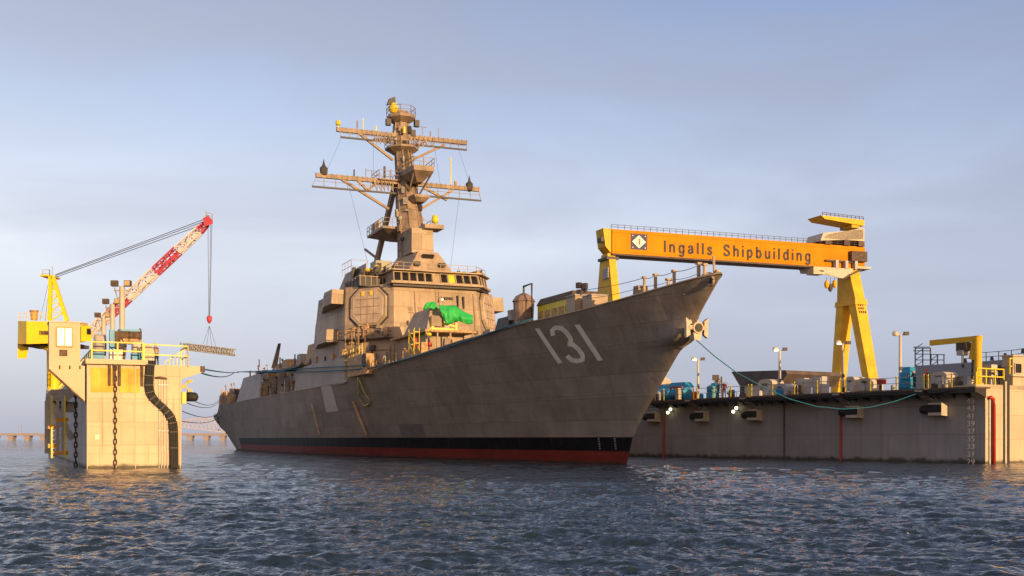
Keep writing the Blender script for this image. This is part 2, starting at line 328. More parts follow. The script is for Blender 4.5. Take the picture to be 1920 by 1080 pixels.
# ------------------------------------------------------------------ water
def make_water():
    rs = [0.0, 3, 6, 9]; r = 11.
    while r < 260: rs.append(r); r += max(.05, r*r/15000)
    while r < 7500: rs.append(r); r *= 1.12
    rs = np.array(rs)
    th = np.concatenate([np.linspace(-180, -36, 60, endpoint=False), np.linspace(-36, 36, 1000), np.linspace(36, 180, 60)[1:]])
    th = np.radians(th); Rr, T = np.meshgrid(rs, th, indexing='ij')
    X = Rr*np.sin(T); Y = Rr*np.cos(T)-3.; Z = np.zeros_like(X)
    rng = np.random.RandomState(4)
    loc = np.maximum(np.gradient(rs)[:, None], Rr*math.radians(.072))
    X = X.astype(np.float32); Y = Y.astype(np.float32); Z = Z.astype(np.float32)
    for i in range(142):
        lam = 10**(rng.uniform(-.75, .26) if i < 110 else rng.uniform(.2, .75)); ang = math.radians(rng.normal(8, 38)); kx, ky = math.sin(ang), math.cos(ang)
        amp = .0045*lam**.55 if i < 110 else .0030*lam**.85; k = 2*math.pi/lam
        fade = np.clip(lam/(loc*2.2)-.6, 0, 1)
        ph = k*(X*kx+Y*ky)+rng.uniform(0, 6.28)
        Z += amp*fade*(np.sin(ph)+.25*np.sin(2*ph))
    nr, nc = X.shape
    co = np.stack([X, Y, Z], -1).reshape(-1, 3)
    i, j = np.meshgrid(np.arange(nr-1), np.arange(nc-1), indexing='ij'); a = (i*nc+j).ravel()
    fc = np.stack([a, a+1, a+nc+1, a+nc], -1)
    me = bpy.data.meshes.new('water'); me.vertices.add(len(co)); me.vertices.foreach_set('co', co.ravel())
    me.loops.add(fc.size); me.loops.foreach_set('vertex_index', fc.ravel()[:])
    me.polygons.add(len(fc)); me.polygons.foreach_set('loop_start', np.arange(0, fc.size, 4)); me.polygons.foreach_set('loop_total', np.full(len(fc), 4))
    me.update(calc_edges=True); me.validate()
    me.polygons.foreach_set('use_smooth', np.ones(len(me.polygons), dtype=bool))
    if me.polygons[len(me.polygons)//2].normal.z < 0: me.flip_normals()
    m = bpy.data.materials.new('harbour water'); m.use_nodes = True; t = m.node_tree; p = t.nodes['Principled BSDF']
    p.inputs['Base Color'].default_value = (.012, .023, .036, 1); p.inputs['Roughness'].default_value = .04; p.inputs['IOR'].default_value = 1.333
    ng = N(t, 'ShaderNodeTexNoise'); ng.inputs['Scale'].default_value = .05; ng.inputs['Detail'].default_value = 4
    mg = N(t, 'ShaderNodeMapping'); mg.inputs['Scale'].default_value = (.5, 2.2, 1)
    sg_ = N(t, 'ShaderNodeMapRange'); sg_.inputs[1].default_value = .38; sg_.inputs[2].default_value = .62; sg_.inputs[3].default_value = .35; sg_.inputs[4].default_value = 1.5
    g = N(t, 'ShaderNodeTexCoord'); b1 = N(t, 'ShaderNodeBump'); b2 = N(t, 'ShaderNodeBump')
    mp1 = N(t, 'ShaderNodeMapping'); mp1.inputs['Scale'].default_value = (.8, 1.5, 1); mp1.inputs['Rotation'].default_value = (0, 0, R(14))
    n1 = N(t, 'ShaderNodeTexNoise'); n1.inputs['Scale'].default_value = 1.1; n1.inputs['Detail'].default_value = 5; n1.inputs['Roughness'].default_value = .6
    n2 = N(t, 'ShaderNodeTexNoise'); n2.inputs['Scale'].default_value = 4.5; n2.inputs['Detail'].default_value = 4
    t.links.new(g.outputs['Object'], mg.inputs[0]); t.links.new(mg.outputs[0], ng.inputs['Vector']); t.links.new(ng.outputs['Fac'], sg_.inputs[0])
    t.links.new(g.outputs['Object'], mp1.inputs[0])
    t.links.new(mp1.outputs[0], n1.inputs['Vector']); t.links.new(mp1.outputs[0], n2.inputs['Vector'])
    mh = N(t, 'ShaderNodeMath', operation='MULTIPLY'); t.links.new(n1.outputs['Fac'], mh.inputs[0]); t.links.new(sg_.outputs[0], mh.inputs[1]); t.links.new(mh.outputs[0], b1.inputs['Height']); b1.inputs['Strength'].default_value = 1; b1.inputs['Distance'].default_value = .32
    t.links.new(n2.outputs['Fac'], b2.inputs['Height']); b2.inputs['Strength'].default_value = 1; b2.inputs['Distance'].default_value = .05
    t.links.new(b1.outputs[0], b2.inputs['Normal']); t.links.new(b2.outputs[0], p.inputs['Normal'])
    me.materials.append(m)
    o = bpy.data.objects.new('water', me); COL.objects.link(o); o['kind'] = 'structure'
make_water()

# ------------------------------------------------------------------ the warship
TH = R(22.55); SY0 = CH*F/49; SX0 = 215/F*SY0
S = Frame(SX0, SY0, TH+R(90))
ship = thing('warship', 'long grey brown warship under construction with tall yard mast and white 131 on its bow', 'warship', (SX0, SY0, 0), S.ang)
STZ = [-3, 0, 2.15, 4, 6.1, 8.64, 10.4, 11.87, 13.3]; STA = [.9, 0, -1.0, -2.9, -5.4, -8.4, -10.2, -11.9, -13.5]
def zdeck(a): return interp(a, [-13.5, -9.4, -4, 2.5, 8.6, 13.4, 19.6, 25, 33, 41, 48, 55, 65, 150, 151.5, 158], [13.25, 12.85, 12.3, 11.8, 11.55, 11.2, 10.85, 10.4, 9.85, 9.25, 8.8, 8.55, 8.5, 8.5, 6.3, 6.3])
def fade(u): return 1-smooth01(u/70)
def WLb(u): return interp(u, [0, 1, 5, 10, 20, 30, 40, 50, 60, 75, 90, 110, 125, 142], [0, .15, .75, 1.6, 3.4, 5.0, 6.5, 7.7, 8.6, 9.3, 9.4, 9.2, 8.6, 7.4])
def DKb(u): return interp(u, [0, .4, 1.5, 4, 8, 13, 18, 26, 34, 42, 50, 60, 110, 125, 142], [0, .35, .9, 1.75, 3.0, 4.4, 5.6, 7.2, 8.5, 9.4, 9.9, 10.1, 10.1, 9.9, 9.6])
def hull(u, z):
    a = u+interp(z, STZ, STA)*fade(u)+max(0, z)/6.3*15.*smooth01((u-118)/24)*(1 if z < 6.3 else 6.3/z)
    zd = zdeck(a); w = (max(0, z)/zd)**interp(u, [0, 30, 70], [1.25, 1.55, 1.0])
    b = (1-w)*WLb(u)+w*DKb(u)
    if z < 0: b *= 1+z*.05
    if u < 14 and z > 6:                                  # anchor bolster swelling out of the stem
        dz = z-9.25; g_ = math.exp(-(dz/(.95 if dz > 0 else .5))**2)*math.exp(-(u/2.2)**2); a -= .5*g_; b += .6*g_*min(1, u/.6)
    return a, b
def hull_b(a, z):
    lo, hi = 0., 142.
    for _ in range(40):
        m = (lo+hi)/2
        if hull(m, z)[0] < a: lo = m
        else: hi = m
    return hull(lo, z)[1]
def on_hull(px, py, off=.03):
    b = 5.
    for _ in range(40):
        p = S.PB(px, py, b); b = .5*b+.5*hull_b(p.x, p.z)
    return Vector((p.x, b+off, p.z))
us = [0, .15, .35, .6, .9, 1.2, 1.6, 2, 2.5, 3, 3.7, 4.5, 5.2, 6, 7] + list(np.arange(8, 118, 2.)) + list(np.arange(118, 143, 1.5))+[142]
us = sorted(set(float(x) for x in us)); vs_ = np.linspace(0, 1, 57)
def hull_pt(u, v, side):
    # v from keel-ish -2.5 to deck edge, iterating because the deck height depends on a
    z = 8.
    for _ in range(12):
        a, b = hull(u, z); z = -2.5+v*(zdeck(a)+2.5)
    a, b = hull(u, z); return (a, b*side, z)
for side, nm in ((1, 'hull'),):
    mb = MB()
    mb.grid([[hull_pt(u, v, 1) for v in vs_] for u in us]); mb.grid([[hull_pt(u, v, -1) for v in vs_] for u in us])
    P = [hull_pt(142, v, 1) for v in vs_]; Q = [hull_pt(142, v, -1) for v in vs_]
    mb.grid([P, [( (p[0]+q[0])/2+.0, 0, p[2]) for p, q in zip(P, Q)], Q])
    H = mb.build('hull', M_hull, ship, smooth=True)
# deck sheet
mb = MB(); mb.grid([[(lambda p: (p[0], p[1]*t, p[2]-.06))(hull_pt(u, 1, 1)) for t in (-.99, -.5, 0, .5, .99)] for u in us]); mb.build('deck', M_deck, ship)
# gunwale / toe rail strip along the deck edge, catches the light
mb = MB()
for sd_ in (1, -1):
    mb.tube([(lambda p: (p[0], p[1]*sd_, p[2]+.02))(hull_pt(u, 1, 1)) for u in us if u < 120], .07, 5)
mb.build('deck_edge', M_ship, ship)
# knuckle strakes along the bow plating
for zz, ul in ((5.6, 75), (9.2, 40)):
    mb = MB(); mb.tube([(lambda a, b: (a, b+.01, zz))(*hull(u, zz)) for u in us if 2 < u < ul], .022, 5); mb.build('hull_strake', M_hull, ship)
# painted number, traced on the plating
def strip(center, wpx, name='hull_number', m=M_num, off=.035, cap=0):
    """ribbon of given width in px along a polyline in px, laid on the hull"""
    pts = []
    for p, q in zip(center[:-1], center[1:]):
        n = max(1, int(math.hypot(q[0]-p[0], q[1]-p[1])/3))
        pts += [(p[0]+(q[0]-p[0])*i/n, p[1]+(q[1]-p[1])*i/n) for i in range(n)]
    pts.append(center[-1]); Lr = []
    for i, p in enumerate(pts):
        a = pts[max(0, i-1)]; b = pts[min(len(pts)-1, i+1)]; d = (b[0]-a[0], b[1]-a[1]); l = math.hypot(*d) or 1
        nx, ny = -d[1]/l*wpx/2, d[0]/l*wpx/2
        Lr.append([on_hull(p[0]+nx*t, p[1]+ny*t, off) for t in (-1, -.33, .33, 1)])
    return MB().grid(Lr)
def quadpatch(c, name, m, off=.03, n=8, k=3):
    P = []
    for i in range(n+1):
        t = i/n; row = []
        for j in range(k+1):
            s_ = j/k; x = (c[0][0]*(1-s_)+c[1][0]*s_)*(1-t)+(c[3][0]*(1-s_)+c[2][0]*s_)*t; y = (c[0][1]*(1-s_)+c[1][1]*s_)*(1-t)+(c[3][1]*(1-s_)+c[2][1]*s_)*t
            row.append(on_hull(x, y, off))
        P.append(row)
    return MB().grid(P).build(name, m, ship)
quadpatch([(1003, 616), (1011.5, 615.5), (1055.5, 680.5), (1046.5, 682)], 'hull_number', M_num)
quadpatch([(1077.5, 609), (1087.5, 608.5), (1131.5, 675.3), (1122, 677)], 'hull_number', M_num)
def zp(x, y): return (900+x/3.6, 460+y/3.6)
m3 = strip([zp(497, 610), zp(490, 575), zp(512, 556), zp(553, 560), zp(590, 592), zp(612, 628), zp(618, 652), zp(600, 668)], 8.6)
m3b = strip([zp(596, 664), zp(632, 672), zp(668, 702), zp(696, 742), zp(697, 772), zp(660, 782), zp(622, 775), zp(590, 745)], 8.6, off=.04)
m3.add(m3b.v, m3b.f); m3.build('hull_number', M_num, ship)
quadpatch([(602, 723.5), (621, 722), (635, 771), (612, 773.5)], 'primer_patch', M_patch)
quadpatch([(748, 795), (792, 795), (798, 818), (753, 818)], 'dark_paint_patch', mat('dark paint patch', (.15, .13, .115), .6))
# draft marks at the stem
for px in (1123, 1153):
    mb = MB()
    for i in range(5): p = on_hull(px+i*.6, 823+i*4.6, .03); mb.add([(p.x-.16, p.y, p.z-.05), (p.x+.16, p.y, p.z-.05), (p.x+.16, p.y, p.z+.08), (p.x-.16, p.y, p.z+.08)], [(0, 1, 2, 3)])
    mb.build('draft_marks', mat('worn mark paint', (.16, .15, .14), .7), ship)

def poly_px(lst): return [(S.A(px, b), b) for px, b in lst]
def sym(mb, poly, z0, z1, poly2=None):
    mb.pz(poly, z0, z1, poly2); return mb
# --- forward deckhouse: front, two angled radar faces, sides
def oct_poly(af, bf, ac, bc, ae): return [(af, -bf), (af, bf), (ac, bc), (ae, bc), (ae, -bc), (ac, -bc)]
lowP = oct_poly(44.6, 5.6, 50.2, 10.0, 68); topP = oct_poly(46.6, 5.0, 52.0, 9.2, 66)
MB().pz(lowP, 8.4, 19.75, topP).build('deckhouse', M_ship, ship)
# side slab flush with the hull, amidships
MB().pz([(48.5, 9.0), (48.5, 10.06), (77, 10.06), (77, 9.0)], 8.5, 11.6, [(49.6, 9.0), (49.6, 9.9), (76, 9.9), (76, 9.0)]).build('side_bulwark', M_side, ship)
MB().pz([(48.5, -9.0), (48.5, -10.06), (77, -10.06), (77, -9.0)], 8.5, 11.6, [(49.6, -9.0), (49.6, -9.9), (76, -9.9), (76, -9.0)]).build('side_bulwark', M_side, ship)
MB().box(52.5, 90, -7.6, 7.6, 8.4, 11.5).build('midship_house', M_side, ship)
# bridge wings: overhanging faceted boxes each side
def zpx(py, px, b): return S.Z(py, S.A(px, b), b)
def mir(poly, sg): return [(a, b*sg) for a, b in poly]
for sg in (1, -1):
    pw = poly_px([(650, 9.0), (621, 10.9), (606, 10.9), (602, 8.6)]); zl, zh = zpx(569, 621, 10.9), zpx(541.5, 621, 10.9)
    MB().pz(mir(pw, sg), zl, zh, mir([(a+.15, b-.15) for a, b in pw], sg)).build('bridge_wing', M_ship, ship)
    pw2 = poly_px([(641, 9.2), (611, 11.0), (595, 11.0), (590, 8.4)]); zl, zh = zpx(641, 611, 11), zpx(617, 611, 11)
    MB().pz(mir(pw2, sg), zl, zh, mir([(a+.15, b-.15) for a, b in pw2], sg)).build('side_sponson', M_ship, ship)
    for (p0_, p1_, b_, ytop, m_, nm) in ((640, 596, 8.7, 572, M_side, 'side_house'), (612, 585, 8.9, 609, M_side, 'side_house'), (604, 571, 9.0, 648, M_clut, 'side_house')):
        pl_ = poly_px([(p0_, b_), (p1_, b_)]); z1 = zpx(ytop, p1_, b_); pl_ = [(pl_[0][0], 4), pl_[0], pl_[1], (pl_[1][0], 4)]
        MB().pz(mir(pl_, sg), 11.4, z1, mir([(a+(.3 if a < 60 else -.6), b-.35 if b > 4 else b) for a, b in pl_], sg)).build(nm, m_, ship)
    MB().box(72, 84, sg*5 if sg > 0 else -10.4, sg*10.4 if sg > 0 else -5, 11.65, 11.9).build('boat_deck', M_bar, ship)
    pb3 = poly_px([(682, 4.8), (676, 8.0), (630, 8.0), (640, 4.2)]); zt3 = zpx(505.5, 650, 8)
    MB().pz(mir(pb3, sg), 19.7, zt3, mir([(a+(.4 if a < 60 else -1.6), b-.8 if b > 6 else b+.2) for a, b in pb3], sg)).build('intake_house', M_ship, ship)
# radar panels on the angled faces
def face_pt(p0, p1, q0, q1, s_, t): return Vector(p0).lerp(Vector(p1), s_).lerp(Vector(q0).lerp(Vector(q1), s_), t)
for sg in (1, -1):
    p0 = (44.6, 5.6*sg, 8.4); p1 = (50.2, 10.0*sg, 8.4); q0 = (46.6, 5.0*sg, 19.75); q1 = (52.0, 9.2*sg, 19.75)
    C_ = face_pt(p0, p1, q0, q1, .5, .775); ux = (Vector(q1)-Vector(q0)).normalized(); uz = (face_pt(p0, p1, q0, q1, .5, 1)-face_pt(p0, p1, q0, q1, .5, 0)).normalized()
    nn = ux.cross(uz)*(-1 if sg > 0 else 1)
    if nn.x > 0: nn = -nn
    def octo(r, ch, d): return [C_+nn*d+ux*x*1.12+uz*y for x, y in ((-r, -r+ch), (-r+ch, -r), (r-ch, -r), (r, -r+ch), (r, r-ch), (r-ch, r), (-r+ch, r), (-r, r-ch))]
    pnl = MB().prism(octo(2.3, 1.1, 0), octo(2.2, 1.05, .28)).build('radar_panel', M_ship, ship)
    MB().prism(octo(1.95, .9, .281), octo(1.92, .9, .33)).build('radar_face', mat('radar face', (.50, .38, .27), .6, var=.18, scale=.9, streak=(.45, .25, .1)), pnl)
    mb = MB()
    for i in (-1, 0, 1): mb.bar(C_+nn*.36+ux*i*.9-uz*1.75, C_+nn*.36+ux*i*.9+uz*1.75, .05); mb.bar(C_+nn*.36+uz*i*.9-ux*1.75, C_+nn*.36+uz*i*.9+ux*1.75, .05)
    mb.build('seam_frame', M_mast, pnl)
    mb = MB(); o8 = octo(2.42, 1.16, .02)
    for i in range(8): mb.bar(o8[i], o8[(i+1) % 8], .14)
    mb.build('panel_rim', M_bar, pnl)
    # two yellow tarped spots
    if sg > 0:
        for x in (-.5, .7): MB().cb(C_+nn*.38+ux*x+uz*1.55, (.3, .12, .5), .8).build('yellow_cover', M_yel, pnl)
# bridge: window band wrapped round the front
brL = [(46.0, -5.2), (46.0, 5.2), (54.5, 5.2), (54.5, -7.4), (49.0, -7.4)]; brT = [(46.5, -5.1), (46.5, 5.1), (54.5, 5.1), (54.5, -7.2), (49.2, -7.2)]
bridge = MB().pz([(45.45, -5.5), (45.45, 5.6), (54.5, 5.6), (54.5, -7.8), (48.8, -7.8)], 19.72, 19.95).build('bridge_ledge', M_ship, ship)
bw = MB().pz(brL, 19.95, 21.25, brT).build('bridge', M_ship, ship)
MB().pz([(45.8, -5.5), (45.8, 5.4), (54.9, 5.4), (54.9, -7.7), (49.0, -7.7)], 21.25, 21.38).build('bridge_roof', M_ship, ship)
segs = [((46.5, -5.1), (46.5, 5.1), 11), ((46.5, -5.1), (49.2, -7.2), 3)]
MB().pz([(45.9, -5.3), (45.9, 5.3), (48, 5.3), (54, -7.5), (49, -7.5)], 19.45, 19.715).build('gallery_shadow', M_bar, ship)  # gallery slab, dark to draw the shadow line under the window band
lsegs = [((46.0, -5.2), (46.0, 5.2)), ((46.0, -5.2), (49.0, -7.4))]
for (q0, q1, n), (p0, p1) in zip(segs, lsegs):
    for i in range(n):
        if n == 11 and i == 5: continue
        s0, s1 = (i+.13)/n, (i+.87)/n
        def W_(s_, t, d=.03):
            p = Vector((*p0, 19.95)).lerp(Vector((*p1, 19.95)), s_); q = Vector((*q0, 21.25)).lerp(Vector((*q1, 21.25)), s_)
            r = p.lerp(q, t); ax = Vector((p1[0]-p0[0], p1[1]-p0[1], 0)); nr_ = Vector((-abs(ax.y), 0, 0)) if abs(ax.x) < .1 else Vector((-abs(ax.y), (1 if ax.y*q1[1] > 0 and q1[1] > 0 else -1)*abs(ax.x), 0))
            return r+nr_.normalized()*d
        m_ = MATS['yellow enamel'] if (n == 11 and i == 3) else M_glass
        o = MB().prism([W_(s0, .1), W_(s1, .1), W_(s1, .88), W_(s0, .88)], [W_(s0, .1, -.05), W_(s1, .1, -.05), W_(s1, .88, -.05), W_(s0, .88, -.05)]).build('window', m_, bw)
        mb = MB()
        c4 = [W_(s0-.01, .07, .06), W_(s1+.01, .07, .06), W_(s1+.01, .91, .06), W_(s0-.01, .91, .06)]
        for k in range(4): mb.bar(c4[k], c4[(k+1) % 4], .09)
        mb.build('window_frame', M_ship, o)
# dark open gallery on the starboard side of the bridge
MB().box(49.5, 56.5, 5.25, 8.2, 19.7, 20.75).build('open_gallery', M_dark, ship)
mb = MB()
for b in (5.5, 6.2, 6.9, 7.6, 8.2): mb.bar((49.4, b, 19.75), (49.4, b, 20.95), .09)
for a in (51, 52.5, 54, 55.5): mb.bar((a, 8.3, 19.75), (a, 8.3, 20.95), .09)
mb.bar((49.4, 5.3, 20.85), (49.4, 8.3, 20.85), .1); mb.bar((49.4, 8.3, 20.85), (56.5, 8.3, 20.85), .1); mb.build('gallery_posts', M_ship, ship)
# director pyramid and mast foot
MB().pz([(49, -3.2), (49, 2.6), (58, 3.2), (58, -3.4)], 21.5, 24.3, [(50.6, -1.7), (50.6, .8), (56.5, 1.6), (56.5, -1.7)]).build('director_house', M_ship, ship)
for b in (1.35, -1.75):
    MB().box(49.0, 49.9, b-.36, b+.36, 22.4, 22.85).build('house_opening', M_dark, ship)
MB().prism([(49.9, -.9, 23.5), (49.9, .5, 23.5), (50.6, .3, 23.2), (50.6, -.7, 23.2)], [(49.5, -.9, 23.85), (49.5, .5, 23.85), (50.5, .3, 24.0), (50.5, -.7, 24.0)]).build('light_hood', M_dark, ship)
MB().pz([(51.6, -1.5), (51.6, 1.3), (56, 1.5), (56, -1.5)], 24.3, 27.3, [(51.8, -1.45), (51.8, 1.2), (56, 1.4), (56, -1.45)]).build('mast_house', M_ship, ship)
MB().box(51.0, 53.6, -2.6, -.2, 27.25, 27.75).build('antenna_shelf', M_ship, ship)
for (a, b, z, h) in ((52.3, -1.9, 27.75, 1.2),):
    MB().lathe([(.12, 0), (.12, .35), (.36, .4), (.44, .7), (.36, 1.2), (.2, 1.35), (.02, 1.4)], (a, b, z)).build('yellow_radome', M_yel, ship, smooth=True)
# mast trunk, raked aft
def ringpoly(a, b0, r, n=8): return [(a+r*1.15*math.cos(2*math.pi*(k+.5)/n), b0+r*math.sin(2*math.pi*(k+.5)/n)) for k in range(n)]
mast = MB()
lev = [(21.3, 55.2, 1.75), (27, 55.8, 1.6), (31.5, 57.3, 1.4), (35.0, 58.4, 1.1), (39.6, 59.8, .92), (43.0, 60.2, .9)]
for (z0, a0, r0), (z1, a1, r1) in zip(lev[:-1], lev[1:]): mast.pz(ringpoly(a0, 0, r0), z0, z1, ringpoly(a1, 0, r1))
mast = mast.build('mast', M_mast, ship)
for sg in (1, -1):
    lf = S.PA(702.5, 507, 64); lt_ = S.PA(741, 345, 59.3); MB().bar((lf.x, lf.y*sg, lf.z), (lt_.x, abs(lt_.y)*sg if sg > 0 else -abs(lt_.y), lt_.z), .55).build('mast_leg', M_ship, mast)
    MB().bar((65.2, 3.3*sg, 26.6), (58.0, .6*sg, 22.2), .25).build('mast_brace', M_mast, mast)
# plating ribs on the trunk
mb = MB()
for k in range(8):
    for (z0, a0, r0), (z1, a1, r1) in zip(lev[:-1], lev[1:]):
        t = 2*math.pi*(k+.5)/8; mb.bar((a0+r0*1.17*math.cos(t), r0*1.02*math.sin(t), z0), (a1+r1*1.17*math.cos(t), r1*1.02*math.sin(t), z1), .11)
for z in np.arange(22.5, 42, 1.3):
    a0 = interp(z, [l[0] for l in lev], [l[1] for l in lev]); r0 = interp(z, [l[0] for l in lev], [l[2] for l in lev])*1.03; rp_ = ringpoly(a0, 0, r0)
    for k in range(8): mb.bar((*rp_[k], z), (*rp_[(k+1) % 8], z), .07)
mb.build('trunk_ribs', M_mast, mast)
# cables down the trunk
mb = MB()
for i in range(7):
    y = random.uniform(-.9, .9); mb.tube([(54.0+random.uniform(-.3, .1), y*1.2, 22.5), (55.2, y+.1, 28), (56.4, y*.8, 33), (58.6, y*.6, 39.5)], .05, 5)
mb.build('cable_run', M_bar, mast)
def platform(name, poly, z, th=.35, m=M_mast, under=None, parent=mast, rl=True):
    c = (sum(p[0] for p in poly)/len(poly), sum(p[1] for p in poly)/len(poly))
    pl = MB().pz(poly, z, z+th).build(name, m, parent)
    if under: MB().pz([(c[0]+(p[0]-c[0])*under[1], c[1]+(p[1]-c[1])*under[1]) for p in poly], z-under[0], z-.003, [(c[0]+(p[0]-c[0])*.97, c[1]+(p[1]-c[1])*.97) for p in poly]).build('platform_bracket', M_mast, mast)
    if rl: rail(MB(), [(p[0], p[1], z+th) for p in poly+[poly[0]]], 1.0, .03, 1.2).build('guard_rail', M_mast, mast)
    return pl
platform('mast_platform', ringpoly(60.1, 0, 1.8), 42.45, .4, under=(.5, .6))
platform('mast_platform', ringpoly(59.8, 0, 2.1), 36.9+1.6, .25, under=(.7, .45))
platform('mast_platform', [(53.2, -2.1), (53.2, .5), (57.6, .9), (57.6, -2.3)], 34.6, .6, under=(1.1, .3))
platform('mast_platform', [(57.2, 1.0), (57.2, 3.7), (60.4, 3.7), (60.4, 1.0)], 34.0, .16)
for b in (-2.0, .3): MB().bar((53.6, b, 34.6), (56.6, b*.6, 32.2), .16).build('platform_strut', M_mast, mast)
platform('mast_platform', [(54.2, -1.9), (54.2, .1), (56.5, .4), (56.5, -1.9)], 31.6, .3, rl=False, under=(.5, .6))
platform('mast_platform', [(56, -2.6), (56, 3.6), (63.8, 3.4), (63.8, -2.6)], 27.8, .3, under=(.8, .25))
# small white drums standing on the lower platform
for i in range(5): MB().lathe([(.16, 0), (.18, 1.1), (.06, 1.3)], (59.0+i*.75, 3.1, 28.1), 8).build('antenna_drum', mat('antenna cream', (.6, .52, .4), .6), mast)
# yards
def yard(a, zc, bL, bR, zbar, barL, barR, name='yard'):
    mb = MB().bar((a, bL, zc), (a, bR, zc), .42, .5)
    n = int(abs(bL-bR)/.62)
    for i in range(n+1):
        b = bL+(bR-bL)*i/n; mb.cb((a-.03, b, zc+.04), (.46, .12, .54))
    y = mb.build(name, M_mast, mast)
    MB().bar((a-.2, barL, zbar), (a-.2, barR, zbar), .2, .2).build('walkway_bar', M_bar, y)
    mb = MB(); n = 15
    for i in range(n+1):
        b = barL+(barR-barL)*i/n
        if abs(b) > 1.2:
            mb.bar((a-.1, max(min(b, bL), bR), zc-.2), (a-.2, b, zbar), .06)
    mb.bar((a-.3, barL*.96, (zc+zbar)/2), (a-.3, 1.2, (zc+zbar)/2), .05); mb.bar((a-.3, barR*.96, (zc+zbar)/2), (a-.3, -1.2, (zc+zbar)/2), .05)
    mb.build('yard_hangers', M_mast, y)
    return y
aU = 59.6; uL = S.PA(632, 242.5, aU); uR = S.PA(874, 268.5, aU); ulb = S.PA(638, 257.5, aU); urb = S.PA(874, 282, aU)
yU = yard(aU, (uL.z+uR.z)/2, uL.y, uR.y, (ulb.z+urb.z)/2, ulb.y, urb.y)
aL = 57.8; lL = S.PA(593, 328, aL); lR = S.PA(897, 356.5, aL); llb = S.PA(584.5, 349, aL); lrb = S.PA(901, 378, aL)
yL = yard(aL, (lL.z+lR.z)/2, lL.y, lR.y, (llb.z+lrb.z)/2, llb.y, lrb.y)
for (y, a, pxs) in ((yU, aU, ((672, 249, 737, 300), (833, 272, 768, 302), (700, 262, 735, 262), (800, 262, 766, 290))),
                    (yL, aL, ((640, 336, 729, 392), (850, 356, 786, 394), (716, 335, 688, 358), (838, 375, 795, 352), (690, 358, 668, 335)))):
    for x0, y0, x1, y1 in pxs: MB().bar(S.PA(x0, y0, a), S.PA(x1, y1, a), .3).build('yard_brace', M_mast, y)
# truss web inboard
for (y, a, x0, x1, yt, yb) in ((yU, aU, 700, 735, 251, 270), (yU, aU, 768, 812, 258, 276), (yL, aL, 700, 736, 337, 358)):
    mb = MB(); n = 5
    for i in range(n): mb.bar(S.PA(x0+(x1-x0)*i/n, yt, a-.3), S.PA(x0+(x1-x0)*(i+1)/n, yb, a-.3), .09); mb.bar(S.PA(x0+(x1-x0)*(i+1)/n, yt, a-.3), S.PA(x0+(x1-x0)*(i+1)/n, yb, a-.3), .07)
    mb.build('yard_web', M_mast, y)
# antennas on the yards
def pole(px, y0, y1, a, r=.07, m=M_mast, nm='whip_antenna', par=None, top=None):
    p = S.PA(px, y0, a); q = Vector((p.x, p.y, S.PA(px, y1, a).z)); mb = MB().tube([p, q], r, 6)
    if top == 'ball': mb.lathe([(.03, -.35), (.33, -.2), (.33, .15), (.1, .4)], q, 8)
    if top == 'lantern': mb.lathe([(.1, -1.2), (.45, -1.0), (.5, -.2), (.2, .1), (.08, .6), (.02, .9)], q, 8)
    if top == 'tee': mb.bar(q-Vector((0, .6, 0)), q+Vector((0, .6, 0)), .06)
    return mb.build(nm, m, par or mast)
pole(634, 241, 231, aU, .1, M_yel, 'yellow_radome', yU, 'ball')
pole(670, 245, 226, aU, .09, par=yU); pole(681, 246, 222, aU, .06, M_yel, par=yU); pole(705, 250, 236, aU, .1, M_yel, par=yU)
pole(792, 262, 238, aU, .05, par=yU, top='tee'); pole(807, 262, 246, aU, .08, par=yU); pole(822, 263, 240, aU, .04, par=yU); pole(758, 250, 238, aU-1.5, .18, M_yel, par=yU)
pole(607, 327, 312, aL, .12, M_bar, 'lantern_antenna', yL, 'lantern'); pole(880, 355, 342, aL, .12, M_bar, 'lantern_antenna', yL, 'lantern')
pole(845, 351, 295, aL, .08, M_yel, 'yellow_whip', yL); pole(854, 352, 340, aL, .2, M_clut, par=yL)
pole(664, 333, 318, aL, .1, M_bar, par=yL); pole(686, 335, 316, aL, .05, par=yL); pole(697, 336, 320, aL, .05, par=yL, top='tee'); pole(721, 338, 312, aL, .14, M_bar, par=yL); pole(733, 338, 318, aL, .06, par=yL)
pole(794, 318, 296, 54.5, .05); pole(787, 318, 305, 54.5, .05); pole(738, 225, 206, 60, .22, par=mast)
random.seed(23)
for i in range(26):
    z = random.uniform(23, 41.5); a0 = interp(z, [l[0] for l in lev], [l[1] for l in lev]); r0 = interp(z, [l[0] for l in lev], [l[2] for l in lev])
    th_ = random.uniform(1.6, 4.6); cb_ = (a0+r0*1.25*math.cos(th_), r0*1.1*math.sin(th_), z)
    MB().cb(cb_, (random.uniform(.2, .6), random.uniform(.2, .6), random.uniform(.2, .9)), th_).build('mast_fitting', random.choice([M_bar, M_mast, M_ship, M_clut2]), mast)
for (x0_, y0_, x1_, y1_) in ((640, 259, 612, 322), (860, 280, 880, 342), (700, 268, 700, 336), (815, 277, 826, 350), (655, 352, 690, 495), (860, 375, 845, 500)): MB().tube([S.PA(x0_, y0_, 59), S.PA(x1_, y1_, 58)], .016, 4).build('halyard', M_wire, mast)
b_ = S.PA(738, 200, 60)
MB().lathe([(.18, -1.2), (.3, -.8), (.66, -.5), (.66, -.1), (.45, .1), (.38, .4), (.1, .5)], b_, 12).build('masthead_radome', M_yel, mast, smooth=True)
MB().prism([b_+Vector(v) for v in ((-.3, -.2, .5), (-.3, .9, .1), (.3, .9, .1), (.3, -.2, .5))], [b_+Vector(v) for v in ((-.3, -.1, 1.2), (-.3, .6, .9), (.3, .6, .9), (.3, -.1, 1.2))]).build('masthead_sensor', M_bar, mast)
